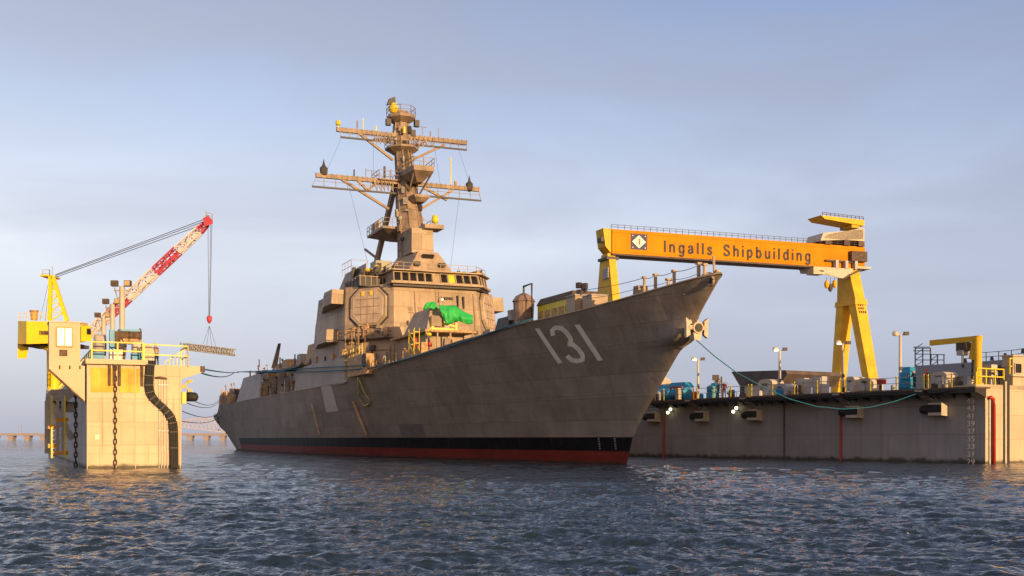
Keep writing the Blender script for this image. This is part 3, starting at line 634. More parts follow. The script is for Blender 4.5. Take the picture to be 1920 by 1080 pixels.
for px, py in ((728, 229), (781, 232), (774, 250)):
    MB().cb(S.PA(px, py, 59.5), (.6, .6, .8)).build('sensor_box', M_bar, mast)
MB().lathe([(.9, 0), (.95, .25), (.9, .6)], (60.1, 0, 42.86), 10).build('platform_drum', M_mast, mast)
# bow: nose block, jackstaff, anchor bolster and anchor
tip = S.PB(1345, 522, 0)
MB().tube([S.PB(1340, 519, 0), S.PB(1333, 481, 0)+Vector((-.3, 0, 0))], .09, 8).build('jackstaff', M_ship, ship)
rg = MB(); rg.tube([Vector((-12.75+.34*math.cos(a), .36, 12.78+.30*math.sin(a))) for a in np.linspace(0, 2*math.pi, 15)], .09, 6)
rg.build('chock_ring', M_ship, ship, smooth=True)
MB().lathe([(.31, .30), (.31, .37)], (-12.75, 0, 12.78), 16, axis='y').build('chock_opening', M_dark, ship)
MB().lathe([(.55, 0), (.55, .18), (.42, .38), (.15, .46)], (-11.9, 0, 13.05), 12).build('bow_nub', M_ship, ship, smooth=True)
def blob(cx, cy, cz, rx, ry, rz, n=14):
    P = []
    for i in range(n+1):
        ph = math.pi*i/n; P.append([(cx+rx*math.sin(ph)*math.cos(2*math.pi*k/n), cy+ry*math.sin(ph)*math.sin(2*math.pi*k/n), cz+rz*math.cos(ph)) for k in range(n+1)])
    return MB().grid(P)
anc = MB()
ac = Vector((0, 0, 0))
anc.lathe([(.3, -.5), (.75, -.45), (.75, 0), (.55, .1), (.5, .45), (.2, .5)], ac, 12, axis='x')
for sg in (1, -1):
    f0 = ac+Vector((-.1, .75*sg, 0)); anc.bar(ac+Vector((-.1, .5*sg, 0)), ac+Vector((-.1, 1.2*sg, .05)), .45, .5)
    yy = 1.3*sg
    anc.prism([ac+Vector((-.25, yy-.3*sg, -.9)), ac+Vector((-.25, yy+.25*sg, -1.25)), ac+Vector((-.25, yy+.3*sg, 1.25)), ac+Vector((-.25, yy-.25*sg, .85))],
              [ac+Vector((.15, yy-.3*sg, -.9)), ac+Vector((.15, yy+.25*sg, -1.25)), ac+Vector((.15, yy+.3*sg, 1.25)), ac+Vector((.15, yy-.25*sg, .85))])
anc.prism([ac+Vector((-.3, -.6, -.6)), ac+Vector((-.3, .6, -.6)), ac+Vector((-.3, .45, -1.55)), ac+Vector((-.3, -.45, -1.55))], [ac+Vector((.6, -.6, -.6)), ac+Vector((.6, .6, -.6)), ac+Vector((.6, .45, -1.3)), ac+Vector((.6, -.45, -1.3))])
anc = anc.build('anchor', mat('anchor paint', (.52, .42, .31), .55, var=.25, scale=2), ship)
MB().lathe([(.55, .5), (.5, .62), (.3, .62), (.3, .45)], ac-Vector((1.05, 0, 0)), 12, axis='x').build('shackle', M_dark, anc)
MB().prism([ac+Vector((.3, -.7, .5)), ac+Vector((.3, .7, .5)), ac+Vector((.3, .5, 1.4)), ac+Vector((.3, -.5, 1.4))], [ac+Vector((1.3, -.9, .5)), ac+Vector((1.3, .9, .5)), ac+Vector((1.3, .6, 1.7)), ac+Vector((1.3, -.6, 1.7))]).build('anchor_crown', MATS['anchor paint'], anc)
AK = .56; ac = S.PB(1305, 615, 0)
for o_ in (anc,): o_.location = ac; o_.scale = (AK*1.3, AK, AK)
# forecastle fittings: stanchion posts, bitts, breakwater
def fpost(px, y0, y1, b, r=.1, base=.3):
    p = S.PB(px, y0, b); q = S.PB(px, y1, b); mb = MB().tube([p-Vector((0, 0, .15)), Vector((p.x, p.y, q.z))], r, 6); mb.cb((p.x, p.y, q.z), (r*2.4, r*2.4, .14))
    return mb.build('deck_post', M_ship, ship)
for t in ((1208, 552, 520, 2.0, .12), (1229, 545, 515, 1.4, .14), (1253, 540, 524, 1.3, .15), (1264, 537, 508, 1.0, .14), (1310, 530, 494, .5, .15), (1321, 528, 496, .4, .14), (1345, 515, 508, 0, .1)): fpost(*t)
for px, py, b, sx, sz in ((1202, 549, 1.6, .9, 1.0), (1288, 531, .5, .9, .3)):
    p = S.PB(px, py, b); MB().prism([p+Vector((-sx/2, -.5, -.9)), p+Vector((sx/2, -.5, -.9)), p+Vector((sx/2, .5, -.9)), p+Vector((-sx/2, .5, -.9))], [p+Vector((-sx/3, -.4, sz/2)), p+Vector((sx/2, -.4, sz/2)), p+Vector((sx/2, .4, sz/2)), p+Vector((-sx/3, .4, sz/2))]).build('deck_fitting', M_ship, ship)
mb = MB(); pts = [S.PB(x, y, b) for x, y, b in ((1085, 545, 3.8), (1208, 521, 2.0), (1229, 516, 1.4), (1264, 509, 1.0), (1310, 497, .5), (1333, 485, 0))]
for p, q in zip(pts[:-1], pts[1:]): mb.tube(hang(p, q, .12, 6), .022, 4)
pts = [S.PB(x, y, b) for x, y, b in ((1100, 560, 3.8), (1208, 537, 2.0), (1264, 524, 1.0), (1310, 512, .5))]
for p, q in zip(pts[:-1], pts[1:]): mb.tube(hang(p, q, .12, 6), .02, 4)
mb.build('lifeline', M_wire, ship)
# mast-foot rails, side scaffolds and clutter (small fittings on decks)
def rail_part(pts, **k): return rail(MB(), pts, **k).build('guard_rail', M_ship, ship)
rail_part([(58, 5, zt3), (58, 7, zt3), (62.5, 7, zt3)], h=1.5, r=.025, step=1.6)
rail_part([(49.2, -7.2, 21.38), (46.4, -5, 21.38), (46.4, 5, 21.38), (54, 5, 21.38)], h=.85, r=.025, step=1.1)
random.seed(11)
def clutter(n, ar, br, zb, smin, smax, mats, hmul=1.3, posts=0, name='deck_fitting'):
    for i in range(n):
        a = random.uniform(*ar); b = random.uniform(*br); z = zb(a) if callable(zb) else zb
        sx, sy, sz = [random.uniform(smin, smax) for _ in range(3)]; sz *= hmul; m = random.choice(mats); k = random.random(); mb = MB()
        if k < .45: mb.prism([(a-sx/2, b-sy/2, z-.05), (a+sx/2, b-sy/2, z-.05), (a+sx/2, b+sy/2, z-.05), (a-sx/2, b+sy/2, z-.05)], [(a-sx/2.6, b-sy/2.6, z+sz), (a+sx/2.2, b-sy/2.6, z+sz*.9), (a+sx/2.2, b+sy/2.6, z+sz*.9), (a-sx/2.6, b+sy/2.6, z+sz)])
        elif k < .7: mb.lathe([(sx*.35, -.05), (sx*.4, .2), (sx*.36, sz*.8), (sx*.15, sz)], (a, b, z), 10)
        elif k < .85:
            mb.tube([(a, b, z), (a, b, z+sz*1.2), (a+sx*.6, b, z+sz*1.4)], .07, 6); mb.cb((a+sx*.6, b, z+sz*1.3), (.3, .3, .3))
        else:
            rail(mb, [(a, b, z), (a+sx*1.5, b, z)], sz, .04, .5)
        mb.build(name, m, ship)
MC = [M_clut, M_clut, M_clut2, M_ship, M_mast]
# midship recess: back wall, stanchions, gear
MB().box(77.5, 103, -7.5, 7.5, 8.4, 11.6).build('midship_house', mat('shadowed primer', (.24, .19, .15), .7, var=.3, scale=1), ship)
clutter(40, (79, 104), (8.2, 10.0), 8.5, .4, 1.0, MC, 2.0)
clutter(14, (80, 108), (3, 9), 11.6, .6, 1.6, MC, 1.0)
# aft deckhouse (hangar) with sloped sides
MB().pz([(104, -9.9), (104, 9.9), (128, 9.7), (128, -9.7)], 8.4, 12.8, [(106, -8.6), (106, 8.6), (127, 8.6), (127, -8.6)]).build('aft_deckhouse', M_side, ship)
MB().pz([(90, -5), (90, 5), (102, 5), (102, -5)], 11.5, 14.2, [(91, -4), (91, 4), (101, 4), (101, -4)]).build('aft_stack', M_clut, ship)
clutter(16, (100, 124), (2, 8.4), 12.8, .6, 1.5, MC, .8)
clutter(26, (129, 150), (6.5, 9.4), 8.5, .7, 1.5, [M_clut, M_clut, M_ship, M_clut2], 2.0)
MB().pz([(129, -8.6), (129, 8.6), (148, 8.2), (148, -8.2)], 8.4, 10.2, [(130, -7.6), (130, 7.6), (147, 7.6), (147, -7.6)]).build('stern_house', M_clut2, ship)
clutter(12, (152, 157), (5.5, 9.2), 6.3, .5, 1.2, [M_bar, M_clut2, M_clut], 1.5)
def posts(n, ar, br, zb, h0, h1, mats, r=.06):
    for i in range(n):
        a = random.uniform(*ar); b = random.uniform(*br); h = random.uniform(h0, h1); mb = MB(); mb.bar((a, b, zb-.1), (a, b, zb+h), r*2)
        k = random.random()
        if k < .35: mb.bar((a, b, zb+h*.9), (a+random.uniform(.6, 1.6), b, zb+h*.9), r*1.6)
        elif k < .6: mb.bar((a, b, zb+h*.5), (a+.8, b, zb+.0), r*1.5); mb.cb((a, b, zb+h), (.3, .3, .3))
        elif k < .8: mb.lathe([(.2, h*.2), (.26, h*.25), (.26, h*.6), (.1, h*.7)], (a, b, zb), 8)
        mb.build('deck_post', random.choice(mats), ship)
posts(34, (78.5, 104), (8.6, 10.0), 8.5, 1.2, 3.0, [M_clut, M_clut, M_ship, M_bar])
posts(20, (129, 150), (7.6, 9.4), 8.5, 1.0, 3.2, [M_clut, M_mast, M_ship, M_bar, M_bar])
clutter(16, (130, 149), (7.8, 9.4), 8.5, .8, 1.7, [M_clut, M_mast, M_clut2, M_bar], 1.6)
posts(22, (92, 127), (4, 8.6), 12.2, .8, 2.6, [M_clut, M_bar, M_clut2])
posts(10, (78, 92), (4, 8), 11.5, .8, 2.4, [M_clut, M_bar])
posts(10, (151.5, 157), (6, 9.5), 6.2, .5, 1.8, [M_bar, M_clut2])
for a, b, sx, sy, sz, m_ in ((97, 6.0, 5, 3, 2.0, M_clut), (104, 5.5, 3.5, 3, 1.8, M_clut), (111, 5, 4, 3, 1.4, M_clut2), (88, 6, 3, 2.5, 2.3, M_clut2)):
    MB().pz([(a-sx/2, b-sy/2), (a+sx/2, b-sy/2), (a+sx/2, b+sy/2), (a-sx/2, b+sy/2)], 11.4, 12.6+sz*.8, [(a-sx/3, b-sy/2.4), (a+sx/2.4, b-sy/2.4), (a+sx/2.4, b+sy/2.4), (a-sx/3, b+sy/2.4)]).build('deck_machinery', m_, ship)
# slanted radar-like post aft
p0 = S.PB(514, 690, 6); p1 = S.PB(524, 644, 6); MB().prism([p0+Vector(v) for v in ((-.5, -.4, 0), (.5, -.4, 0), (.5, .4, 0), (-.5, .4, 0))], [p1+Vector(v) for v in ((-.25, -.2, 0), (.25, -.2, 0), (.25, .2, 0), (-.25, .2, 0))]).build('loading_boom', M_bar, ship)
for px, y0, y1 in ((553, 690, 664), (525, 690, 670), (486, 690, 674)):
    p = S.PB(px, y0, 7); MB().tube([p, Vector((p.x, p.y, S.PB(px, y1, 7).z))], .1, 6).build('deck_post', M_bar, ship)
# clutter along decks below the bridge, starboard
clutter(18, (22, 44), (6.3, 7.6), zdeck, .5, 1.0, MC, 1.5)
clutter(12, (44.5, 50), (8.6, 9.3), zdeck, .4, .8, MC, 2.0)
clutter(22, (48.5, 57), (2.8, 8.2), lambda a: 21.3 if a < 54 else 20.8, .3, .8, [M_bar, M_clut, M_dark, M_mast], 1.4)
clutter(9, (48.5, 52), (-6.2, -3.6), 21.38, .3, .6, [M_bar, M_clut], 1.2)
# pipes, doors and seams on the front face of the deckhouse
mb = MB()
for t in range(12):
    b = random.uniform(-4.5, 4.5); z = random.uniform(13.5, 18.5); a = 44.6+2.0*(z-8.4)/10.8-.06
    mb.cb((a, b, z), (.12, random.uniform(.15, 1.1), random.uniform(.1, .5)))
mb.build('wall_fittings', M_mast, ship)
for b, z0, z1, w in ((-1.9, 14.3, 16.3, .9), (3.0, 9.2, 11.2, .8)):
    f = lambda z: 44.6+2.0*(z-8.4)/10.8-.07
    MB().prism([(f(z0), b-w/2, z0), (f(z0), b+w/2, z0), (f(z1), b+w/2, z1), (f(z1), b-w/2, z1)], [(f(z0)-.06, b-w/2, z0), (f(z0)-.06, b+w/2, z0), (f(z1)-.06, b+w/2, z1), (f(z1)-.06, b-w/2, z1)]).build('door', M_mast, ship)
mb = MB()
for b in (2.6, -4.6): mb.tube([(44.55, b, 9), (46.45, b, 19)], .06, 6)
mb.bar((44.5, 5.0, 13.2), (44.5, -5.4, 13.2), .12)
mb.build('wall_pipes', M_mast, ship)
for sg in (1, -1):                      # staging, pipes and boxes over the lower part of the angled faces
    p0 = (44.6, 5.6*sg, 8.4); p1 = (50.2, 10.0*sg, 8.4); q0 = (46.6, 5.0*sg, 19.75); q1 = (52.0, 9.2*sg, 19.75)
    fn = Vector((-.62, .78*sg, 0)); fx = (Vector(p1)-Vector(p0)).normalized()
    def fp(s_, t, d=0.): return face_pt(p0, p1, q0, q1, s_, t)+fn*d
    zs_t = .44
    MB().prism([fp(-.02, zs_t, 0), fp(1.05, zs_t, 0), fp(1.05, zs_t, .9), fp(-.02, zs_t, .9)], [v+Vector((0, 0, .12)) for v in (fp(-.02, zs_t, 0), fp(1.05, zs_t, 0), fp(1.05, zs_t, .9), fp(-.02, zs_t, .9))]).build('staging', M_bar, ship)
    rail(MB(), [fp(0, zs_t, .88)+Vector((0, 0, .12)), fp(1.04, zs_t, .88)+Vector((0, 0, .12))], .9, .025, 1.2).build('staging_rail', M_clut, ship)
    for i in range(34 if sg > 0 else 10):
        s_, t = random.uniform(.02, .98), random.choice((random.uniform(.06, .42), random.uniform(.46, .56))); c = fp(s_, t, .1)
        w_, h_ = random.uniform(.12, .7), random.uniform(.15, .8)
        MB().prism([c-fx*w_/2, c+fx*w_/2, c+fx*w_/2+fn*.35, c-fx*w_/2+fn*.3], [v+Vector((0, 0, h_)) for v in (c-fx*w_/2, c+fx*w_/2, c+fx*w_/2+fn*.2, c-fx*w_/2+fn*.3)]).build('wall_fitting', random.choice([M_clut, M_mast, M_bar, M_clut2, M_ship]), ship)
    mb = MB()
    for i in range(9): s_ = random.uniform(.03, .97); t = random.uniform(.05, .3); mb.tube([fp(s_, t, .12), fp(s_, t+random.uniform(.08, .2), .12)], .05, 5)
    for t in (.2, .33, .52): mb.tube([fp(.03, t, .1), fp(.97, t, .1)], .05, 5)
    mb.build('wall_pipes', M_mast, ship)
# stanchions and lines along the deck edge
for sg in (1, -1):
    mb = MB(); last = None
    for u in np.arange(33, 64, 1.5):
        a, b, z = hull_pt(u, 1, 1)
        if 46 < a < 78 and a > 48.5: continue
        top = Vector((a, (b-.1)*sg, z+1.0)); mb.bar((a, (b-.1)*sg, z-.1), top, .06)
        if last: mb.bar(last, top, .03); mb.bar(last-Vector((0, 0, .5)), top-Vector((0, 0, .5)), .03)
        last = top
    mb.build('stanchions', M_clut, ship)
# hanging fittings on the plain front face: thin conduits, a ladder, brackets
mb = MB(); ff = lambda z: 44.6+2.0*(z-8.4)/11.35-.06
for b in (-.35, .05): mb.bar((ff(15.6), b, 15.6), (ff(19.3), b, 19.3), .05)
for z in np.arange(15.7, 19.3, .35): mb.bar((ff(z), -.35, z), (ff(z), .05, z), .04)
mb.build('wall_ladder', M_mast, ship)
for b, z, w_, h_ in ((-1.2, 18.2, .5, .25), (-1.8, 18.2, .4, .25), (-3.6, 15.6, 1.1, .12), (-3.3, 17.2, .12, 1.4), (-2.6, 17.2, .1, 1.5), (1.2, 14, .4, .6), (3.6, 15, .2, .5), (-4.6, 14.2, .5, .4)):
    MB().prism([(ff(z)-.22, b-w_/2, z), (ff(z)-.22, b+w_/2, z), (ff(z)+.1, b+w_/2, z), (ff(z)+.1, b-w_/2, z)], [(ff(z)-.15, b-w_/2, z+h_), (ff(z)-.15, b+w_/2, z+h_), (ff(z)+.3, b+w_/2, z+h_), (ff(z)+.3, b-w_/2, z+h_)]).build('wall_fitting', M_bar, ship)
clutter(26, (50, 75), (8.9, 9.9), 11.6, .25, .7, MC+[M_bar], 1.4)
clutter(16, (8, 22), (2.5, 5.0), lambda a: zdeck(a)-.1, .25, .6, MC+[M_bar, M_red], 1.5)
# gun / vertical-launch mock-up house ahead of the deckhouse, draped in green
g0, g1, g2, g3 = S.B(800, 33.5), S.B(835, 33.5), S.B(807, 34.4), S.B(828, 34.4); gz0, gz1 = S.Z(622, 33.5, 0), S.Z(581, 34.4, 0)
GB = MB().pz([(33.5, g0), (33.5, g1), (41, g1-.2), (41, g0+.2)], gz0, gz1, [(34.4, g2), (34.4, g3), (40, g3), (40, g2)]).build('gun_house', M_ship, ship)
gm = (g0+g1)/2; MB().box(33.3, 33.55, gm-.55, gm+.55, gz0+.4, gz0+1.5).build('gun_house_door', M_mast, ship)
r0, r1 = S.B(797, 32), S.B(893, 32); rz = S.Z(621, 32, 0)
MB().box(32.0, 44.5, r1, r0, rz-.22, rz).build('raised_deck', M_clut, ship)
MB().box(34.0, 45, r1+.6, r0-.7, 9.2, rz-.225).build('raised_house', M_ship, ship)
mb = MB()
for b in (r0-.2, r0*.5+r1*.5, r0*.75+r1*.25, r1+.3): mb.bar((32.2, b, 9.5), (32.2, b, rz-.23), .16)
mb.build('deck_pillars', M_ship, ship)
# funnel-like tanks ahead on the deck
def sheet(top, bot, a, name, m, label, cat, seed=3, bulge=.9):
    """hanging cloth between a top and a bottom line (px on the plane x = a), folded in depth"""
    rnd = random.Random(seed); n = 3*(len(top)-1); rows = []; ph = [rnd.uniform(0, 6) for _ in range(4)]
    def along(pts, t):
        x = t*(len(pts)-1); i = min(int(x), len(pts)-2); f = x-i; return Vector((pts[i][0]*(1-f)+pts[i+1][0]*f, pts[i][1]*(1-f)+pts[i+1][1]*f))
    for j in range(13):
        v = j/12; row = []
        for i in range(n+1):
            t = i/n; p = along(top, t).lerp(along(bot, t), v)
            d = .17*math.sin(t*15+ph[0]+v*2.2)*(.25+v)+.07*math.sin(t*37+ph[1]-v*3)*(.3+v)+.05*math.sin(v*11+t*8+ph[2])
            q = S.PA(p.x, p.y, a-bulge*math.sin(math.pi*min(1, v*.8))*.6-d); row.append(S.W(q.x, q.y, q.z))
        rows.append(row)
    o = MB().grid(rows).build(name, m, None, smooth=True, label=label, category=cat)
    so_ = o.modifiers.new('thickness', 'SOLIDIFY'); so_.thickness = .05
    return o
sheet([(822, 573), (830, 572.5), (838, 573.5), (846, 573), (855, 573.5), (861, 579), (868, 584), (877, 588), (886, 592)],
      [(829, 591), (833, 601), (838, 608.5), (847, 606), (853, 602), (862, 602), (871, 606), (879, 608), (887, 606)], 33.2, 'green_tarpaulin', M_green, 'large green tarpaulin draped over the deck gear below the bridge windows', 'tarpaulin', 3)
sheet([(797, 573), (801, 567.5), (808, 566), (814, 566), (820, 574)], [(793, 580), (799, 581), (806, 577), (813, 581), (821, 580)], 34.0, 'green_tarpaulin', M_green, 'small bunched green tarpaulin tied on the gun house corner, left of the large one', 'tarpaulin', 5, .4)
sheet([(861, 512), (866, 510), (872, 510), (878, 513)], [(860, 516), (866, 517), (872, 518), (879, 518)], 48.5, 'green_tarpaulin', M_green, 'little green tarpaulin on the bridge roof near its right hand end', 'tarpaulin', 8, .3)
# yellow frame under the tarp, fire gear, scaffolds
def sthing(name, label, cat, group=None): return thing(name, label, cat, (SX0, SY0, 0), S.ang, group)
t = sthing('equipment_frame', 'yellow steel frame below the large green tarpaulin', 'frame')
p = S.PA(838, 612, 33.5); mb = MB().box(p.x, p.x+1.5, p.y-1.1, p.y+1.9, p.z-.5, p.z-.2); mb.bar((p.x, p.y+1.6, p.z-.4), (p.x, p.y+1.6, p.z+.9), .3); mb.bar((p.x, p.y-1, p.z-.4), (p.x, p.y-1, p.z+.6), .25)
mb.build('frame', M_yel, t); MB().bar((p.x, p.y+1.6, p.z+.5), (p.x, p.y-1, p.z), .2).build('brace', M_yel, t)
for i, (px, y0, y1, lab) in enumerate(((779, 633, 652, 'pair of red gas cylinders racked upright below the bridge front'), (806, 641, 650, 'small red drum lying on the deck edge right of the racked cylinders'))):
    t = sthing('gas_cylinder', lab, 'gas cylinder'); p = S.PB(px, y1, 7.9)
    h = S.PB(px, y0, 7.9).z-p.z
    for d in ((0, .3) if i == 0 else (0,)):
        MB().lathe([(.16, 0), (.17, h*.85), (.08, h)] if i == 0 else [(.2, 0), (.22, h*.8), (.12, h*.9)], (p.x+d, p.y, p.z), 10).build('tank', M_red, t, smooth=True)
        MB().lathe([(.04, 0), (.06, .15)], (p.x+d, p.y, p.z+h), 6).build('valve', M_bar, t)
def scaffold(name, label, a0, a1, b0, b1, z0, z1, m, lift=2.0, bays=2, r=.055, planks=True):
    t = sthing(name, label, 'scaffold')
    mb = MB()
    for i in range(bays+1):
        a = a0+(a1-a0)*i/bays
        for b in (b0, b1): mb.tube([(a, b, z0), (a, b, z1)], r, 5)
    z = z0+lift
    while z < z1:
        for b in (b0, b1): mb.bar((a0, b, z), (a1, b, z), r*1.6)
        for i in range(bays+1): a = a0+(a1-a0)*i/bays; mb.bar((a, b0, z), (a, b1, z), r*1.6)
        mb.bar((a0, b1, z-lift), (a0+(a1-a0)/bays, b1, z), r*1.2); z += lift
    mb.build('poles', m, t)
    if planks:
        z = z0+lift
        while z < z1-.5: MB().box(a0, a1, b0, b1, z+.06, z+.12).build('plank_deck', M_clut, t); z += lift
    return t
scaffold('scaffold', 'yellow tube scaffold standing before the octagonal radar panel', 43.6, 49.5, 9.2, 9.9, 8.9, 14.6, M_clut, 2.8, 2, .028)
scaffold('scaffold', 'yellow ladder scaffold beside the red gas cylinders', 27.6, 29.4, 8.1, 8.6, 10.3, 12.9, M_yel, 1.1, 1, .038, False)
# yellow drum lamp heads
for px, py, lab in ((804, 627, 'yellow round deck lamp hanging under the raised deck edge'), (689, 481+25, 'yellow cover on the gallery rail left of the bridge windows'), (706, 505-5, 'yellow cover beside the mast foot container')):
    a_ = 31.5 if px == 804 else (52 if px < 720 else 46.3); p = S.PA(px, py, a_)
    t = sthing('yellow_cover', lab, 'cover'); MB().lathe([(.08, -.16), (.28, -.13), (.32, .03), (.2, .18), (.03, .2)], p, 10).build('dome', M_yel, t, smooth=True); MB().cb(p-Vector((0, 0, .22)), (.4, .5, .1)).build('base', M_bar, t)
# containers / tanks on the forecastle
t = sthing('storage_container', 'yellow container with brown tarred roof on the foredeck', 'container')
pl = S.PB(1008, 590, 2.2); pr = S.PB(1072, 580, 2.2); zt = S.PB(1010, 566, 2.2).z
MB().box(pr.x, pl.x, -.6, 2.2, 11.0, zt-.35).build('body', M_yel, t); MB().pz([(pr.x-.1, -.7), (pl.x+.1, -.7), (pl.x+.1, 2.3), (pr.x-.1, 2.3)], zt-.35, zt+.25, [(pr.x+.2, -.4), (pl.x-.1, -.4), (pl.x-.1, 2.0), (pr.x+.2, 2.0)]).build('roof', M_rust, t)
mb = MB()
for i in range(5): a = pr.x+(pl.x-pr.x)*(i+.5)/5; MB().cb((a, 2.23, zt-1.3), (.9, .08, .8)).build('side_panel', M_clut, t)
t = sthing('storage_tank', 'brown dome topped tank with bent vent pipe on the foredeck', 'tank')
p = S.PB(982, 600, 3.0); ztk = S.PB(982, 552, 3.0).z
MB().lathe([(.85, 12.2), (.95, ztk-.7), (1.05, ztk-.65), (.7, ztk-.15), (.2, ztk+.1)], (p.x, p.y, 0), 14).build('tank', mat('tank brown', (.22, .15, .11), .6, var=.4, scale=2), t, smooth=False)
q = S.PB(997, 600, 3.0); MB().tube([(p.x, p.y, ztk), (p.x, p.y, ztk+.7), (q.x, q.y, ztk+.75), (q.x, q.y, 11.5)], .1, 8).build('vent_pipe', M_bar, t)
mb = MB()
for d in ((-.6, -.6), (.6, -.6), (.6, .6), (-.6, .6)): mb.bar((p.x+d[0], p.y+d[1], 11), (p.x+d[0], p.y+d[1], 12.3), .15)
mb.build('legs', M_bar, t)
t = sthing('storage_tank', 'pale vertical drum beside the dome topped tank', 'tank'); p2 = S.PB(966, 600, 3.2)
MB().lathe([(.65, 12.6), (.7, ztk-1.3), (.3, ztk-1.2)], (p2.x, p2.y, 0), 12).build('tank', M_clut2, t)
MB().box(p2.x-.6, p2.x+.6, 2.4, 3.6, 11.2, 12.6).build('base', M_bar, t)
t = sthing('generator', 'dark machine under the tanks at the deckhouse corner', 'generator'); p3 = S.PB(952, 600, 3.4)
MB().pz([(p3.x-1.6, 2.0), (p3.x+2.2, 2.0), (p3.x+2.2, 4.0), (p3.x-1.6, 4.0)], 11.2, 13.0, [(p3.x-1.2, 2.4), (p3.x+1.4, 2.4), (p3.x+1.4, 3.8), (p3.x-1.2, 3.8)]).build('engine', M_bar, t)
MB().tube([(p3.x-1.3, 3, 13), (p3.x, 3, 13.4), (p3.x+1.4, 3, 12.9)], .16, 8).build('duct', M_steel, t)
t = sthing('light_mast', 'dark pole with clustered lamps left of the far gantry leg', 'light pole')
p = S.PB(1092, 580, 2.6); q = S.PB(1092, 537, 2.6)
MB().tube([(p.x, p.y, 11.5), (p.x, p.y, q.z)], .09, 8).build('pole', M_bar, t)
for d in ((.25, .2, .1), (-.25, -.1, 0), (0, .25, -.5), (.1, -.2, -.25)): MB().cb((p.x+d[0], p.y+d[1], q.z+d[2]), (.4, .3, .45), .5).build('lamp_head', M_bar, t)
for px, py, b, lab in ((1085, 566, 2.6, 'pale locker at the foot of the lamp pole on the foredeck'), (1116, 566, 2.2, 'pale locker on the foredeck right of the lamp pole')):
    t = sthing('deck_locker', lab, 'locker'); p = S.PB(px, py, b); MB().box(p.x-.8, p.x+.8, p.y-.7, p.y+.7, p.z-1.8, p.z+.4).build('box', M_ship, t); MB().box(p.x-.86, p.x+.86, p.y-.76, p.y+.76, p.z+.41, p.z+.5).build('lid', M_clut2, t)
# container at mast foot
t = sthing('instrument_cabin', 'small grey green cabin on the roof between the mast leg and mast trunk', 'cabin')
p = S.PA(724, 508, 56); MB().box(56, 58.5, p.y-.7, p.y+1.3, 21.5, 23.8).build('cabin', mat('cabin green grey', (.33, .33, .24), .6), t); MB().box(55.95, 56.0, p.y+.6, p.y+1.2, 21.7, 23.5).build('door', M_dark, t)
# big breathing hoses loop, wooden booms against the hull
mb = MB(); pts = [on_hull(x, y, .25) for x, y in ((676, 708), (676, 720), (677, 735), (680, 750), (687, 761), (695, 758), (698, 751), (692, 742), (684, 728), (678, 712))]
mb.tube(pts, .09, 6); mb.build('air_hose', M_hose, None, smooth=True, label='yellow hose looping down the warship side from the deck', category='hose').matrix_world = Matrix.Translation((SX0, SY0, 0)) @ Matrix.Rotation(S.ang, 4, 'Z')
for (x0, y0, x1, y1, lab, r) in ((589, 757, 603, 815, 'thin pale boom leaning on the warship side, left of the pair', .09), (667, 753, 692, 816, 'thick pale boom leaning on the warship side below the yellow hose', .13)):
    o = MB().tube([on_hull(x0, y0, .3), on_hull(x1, y1, .3)], r, 8).build('wooden_boom', M_wood, None, label=lab, category='boom'); o.location = (SX0, SY0, 0); o.rotation_euler = (0, 0, S.ang)
# overboard discharges, small
for px, py in ((424, 812), (410, 806)):
    p = on_hull(px, py, .02); MB().lathe([(.25, 0), (.25, .06)], p, 10, axis='y').build('discharge_port', M_dark, ship)
# accommodation platform by the radar panel foot (round frame with black tyre-like ring)
t = sthing('boarding_platform', 'tan platform box with black round opening at the deck edge below the radar panel', 'platform')
pa = S.PB(655, 700, 9.9); pb_ = S.PB(702, 680, 9.6)
MB().box(min(pa.x, pb_.x)+1.5, max(pa.x, pb_.x), 9.2, 10.1, 9.0, 11.2).build('box', M_clut, t)
MB().lathe([(.75, 0), (.75, .1), (.5, .12)], (S.A(683, 10.1), 10.12, 10.5), 14, axis='y').build('opening', M_dark, t)
rail(MB(), [(41.8, 10.0, 9.2), (49.2, 10.05, 8.8)], 3.2, .05, 1.2, 2).build('frame', M_hose, t)
# lit lamp on the deckhouse front
t = sthing('work_light', 'lit white work light on the deckhouse front left of the green tarpaulins', 'lamp'); p = S.PA(828, 562, 45.6)
MB().lathe([(.04, -.08), (.11, -.04), (.11, .05), (.04, .08)], p-Vector((.25, 0, 0)), 10).build('bulb', M_lamp, t); MB().tube([p-Vector((.25, 0, -.1)), p+Vector((.3, 0, .4))], .04, 6).build('bracket', M_bar, t)

# ------------------------------------------------------------------ ropes
def rope(pts, r, label, m=M_rope, name='mooring_rope', group=None):
    return MB().tube(pts, r, 6).build(name, m, None, smooth=True, label=label, category='rope', group=group)
def sW(px, py, off): p = on_hull(px, py, off); return S.W(p.x, p.y, p.z)
rp1 = [sW(x, y, .3) for x, y in ((1005, 598), (960, 612), (900, 633), (840, 653), (780, 670), (735, 682), (700, 690))]
rp1 += [S.W(*S.PB(x, y, 10.4)) for x, y in ((660, 693), (620, 695.5), (580, 697), (540, 697.5), (500, 697.5), (470, 698), (445, 697))]
rope(rp1, .065, 'long teal rope running along the warship side from bow to stern below the deck edge')
rope([S.W(*S.PB(x, y, 10.3)) for x, y in ((690, 684), (640, 687), (600, 689), (560, 692), (520, 694), (480, 696), (452, 697))], .06, 'shorter teal rope just above the long one along the midship side')
rope([S.W(*S.PB(x, y, 9.6)) for x, y in ((486, 699), (500, 696.5), (515, 697.5), (530, 695.5), (546, 694))], .22, 'thick teal bundle of rope piled along the aft deck edge of the warship', name='rope_bundle')
PX0, PY0 = (163-960)/F*78.4, 78.4
PR = Frame(PX0, PY0, math.atan2(.917, -.399))
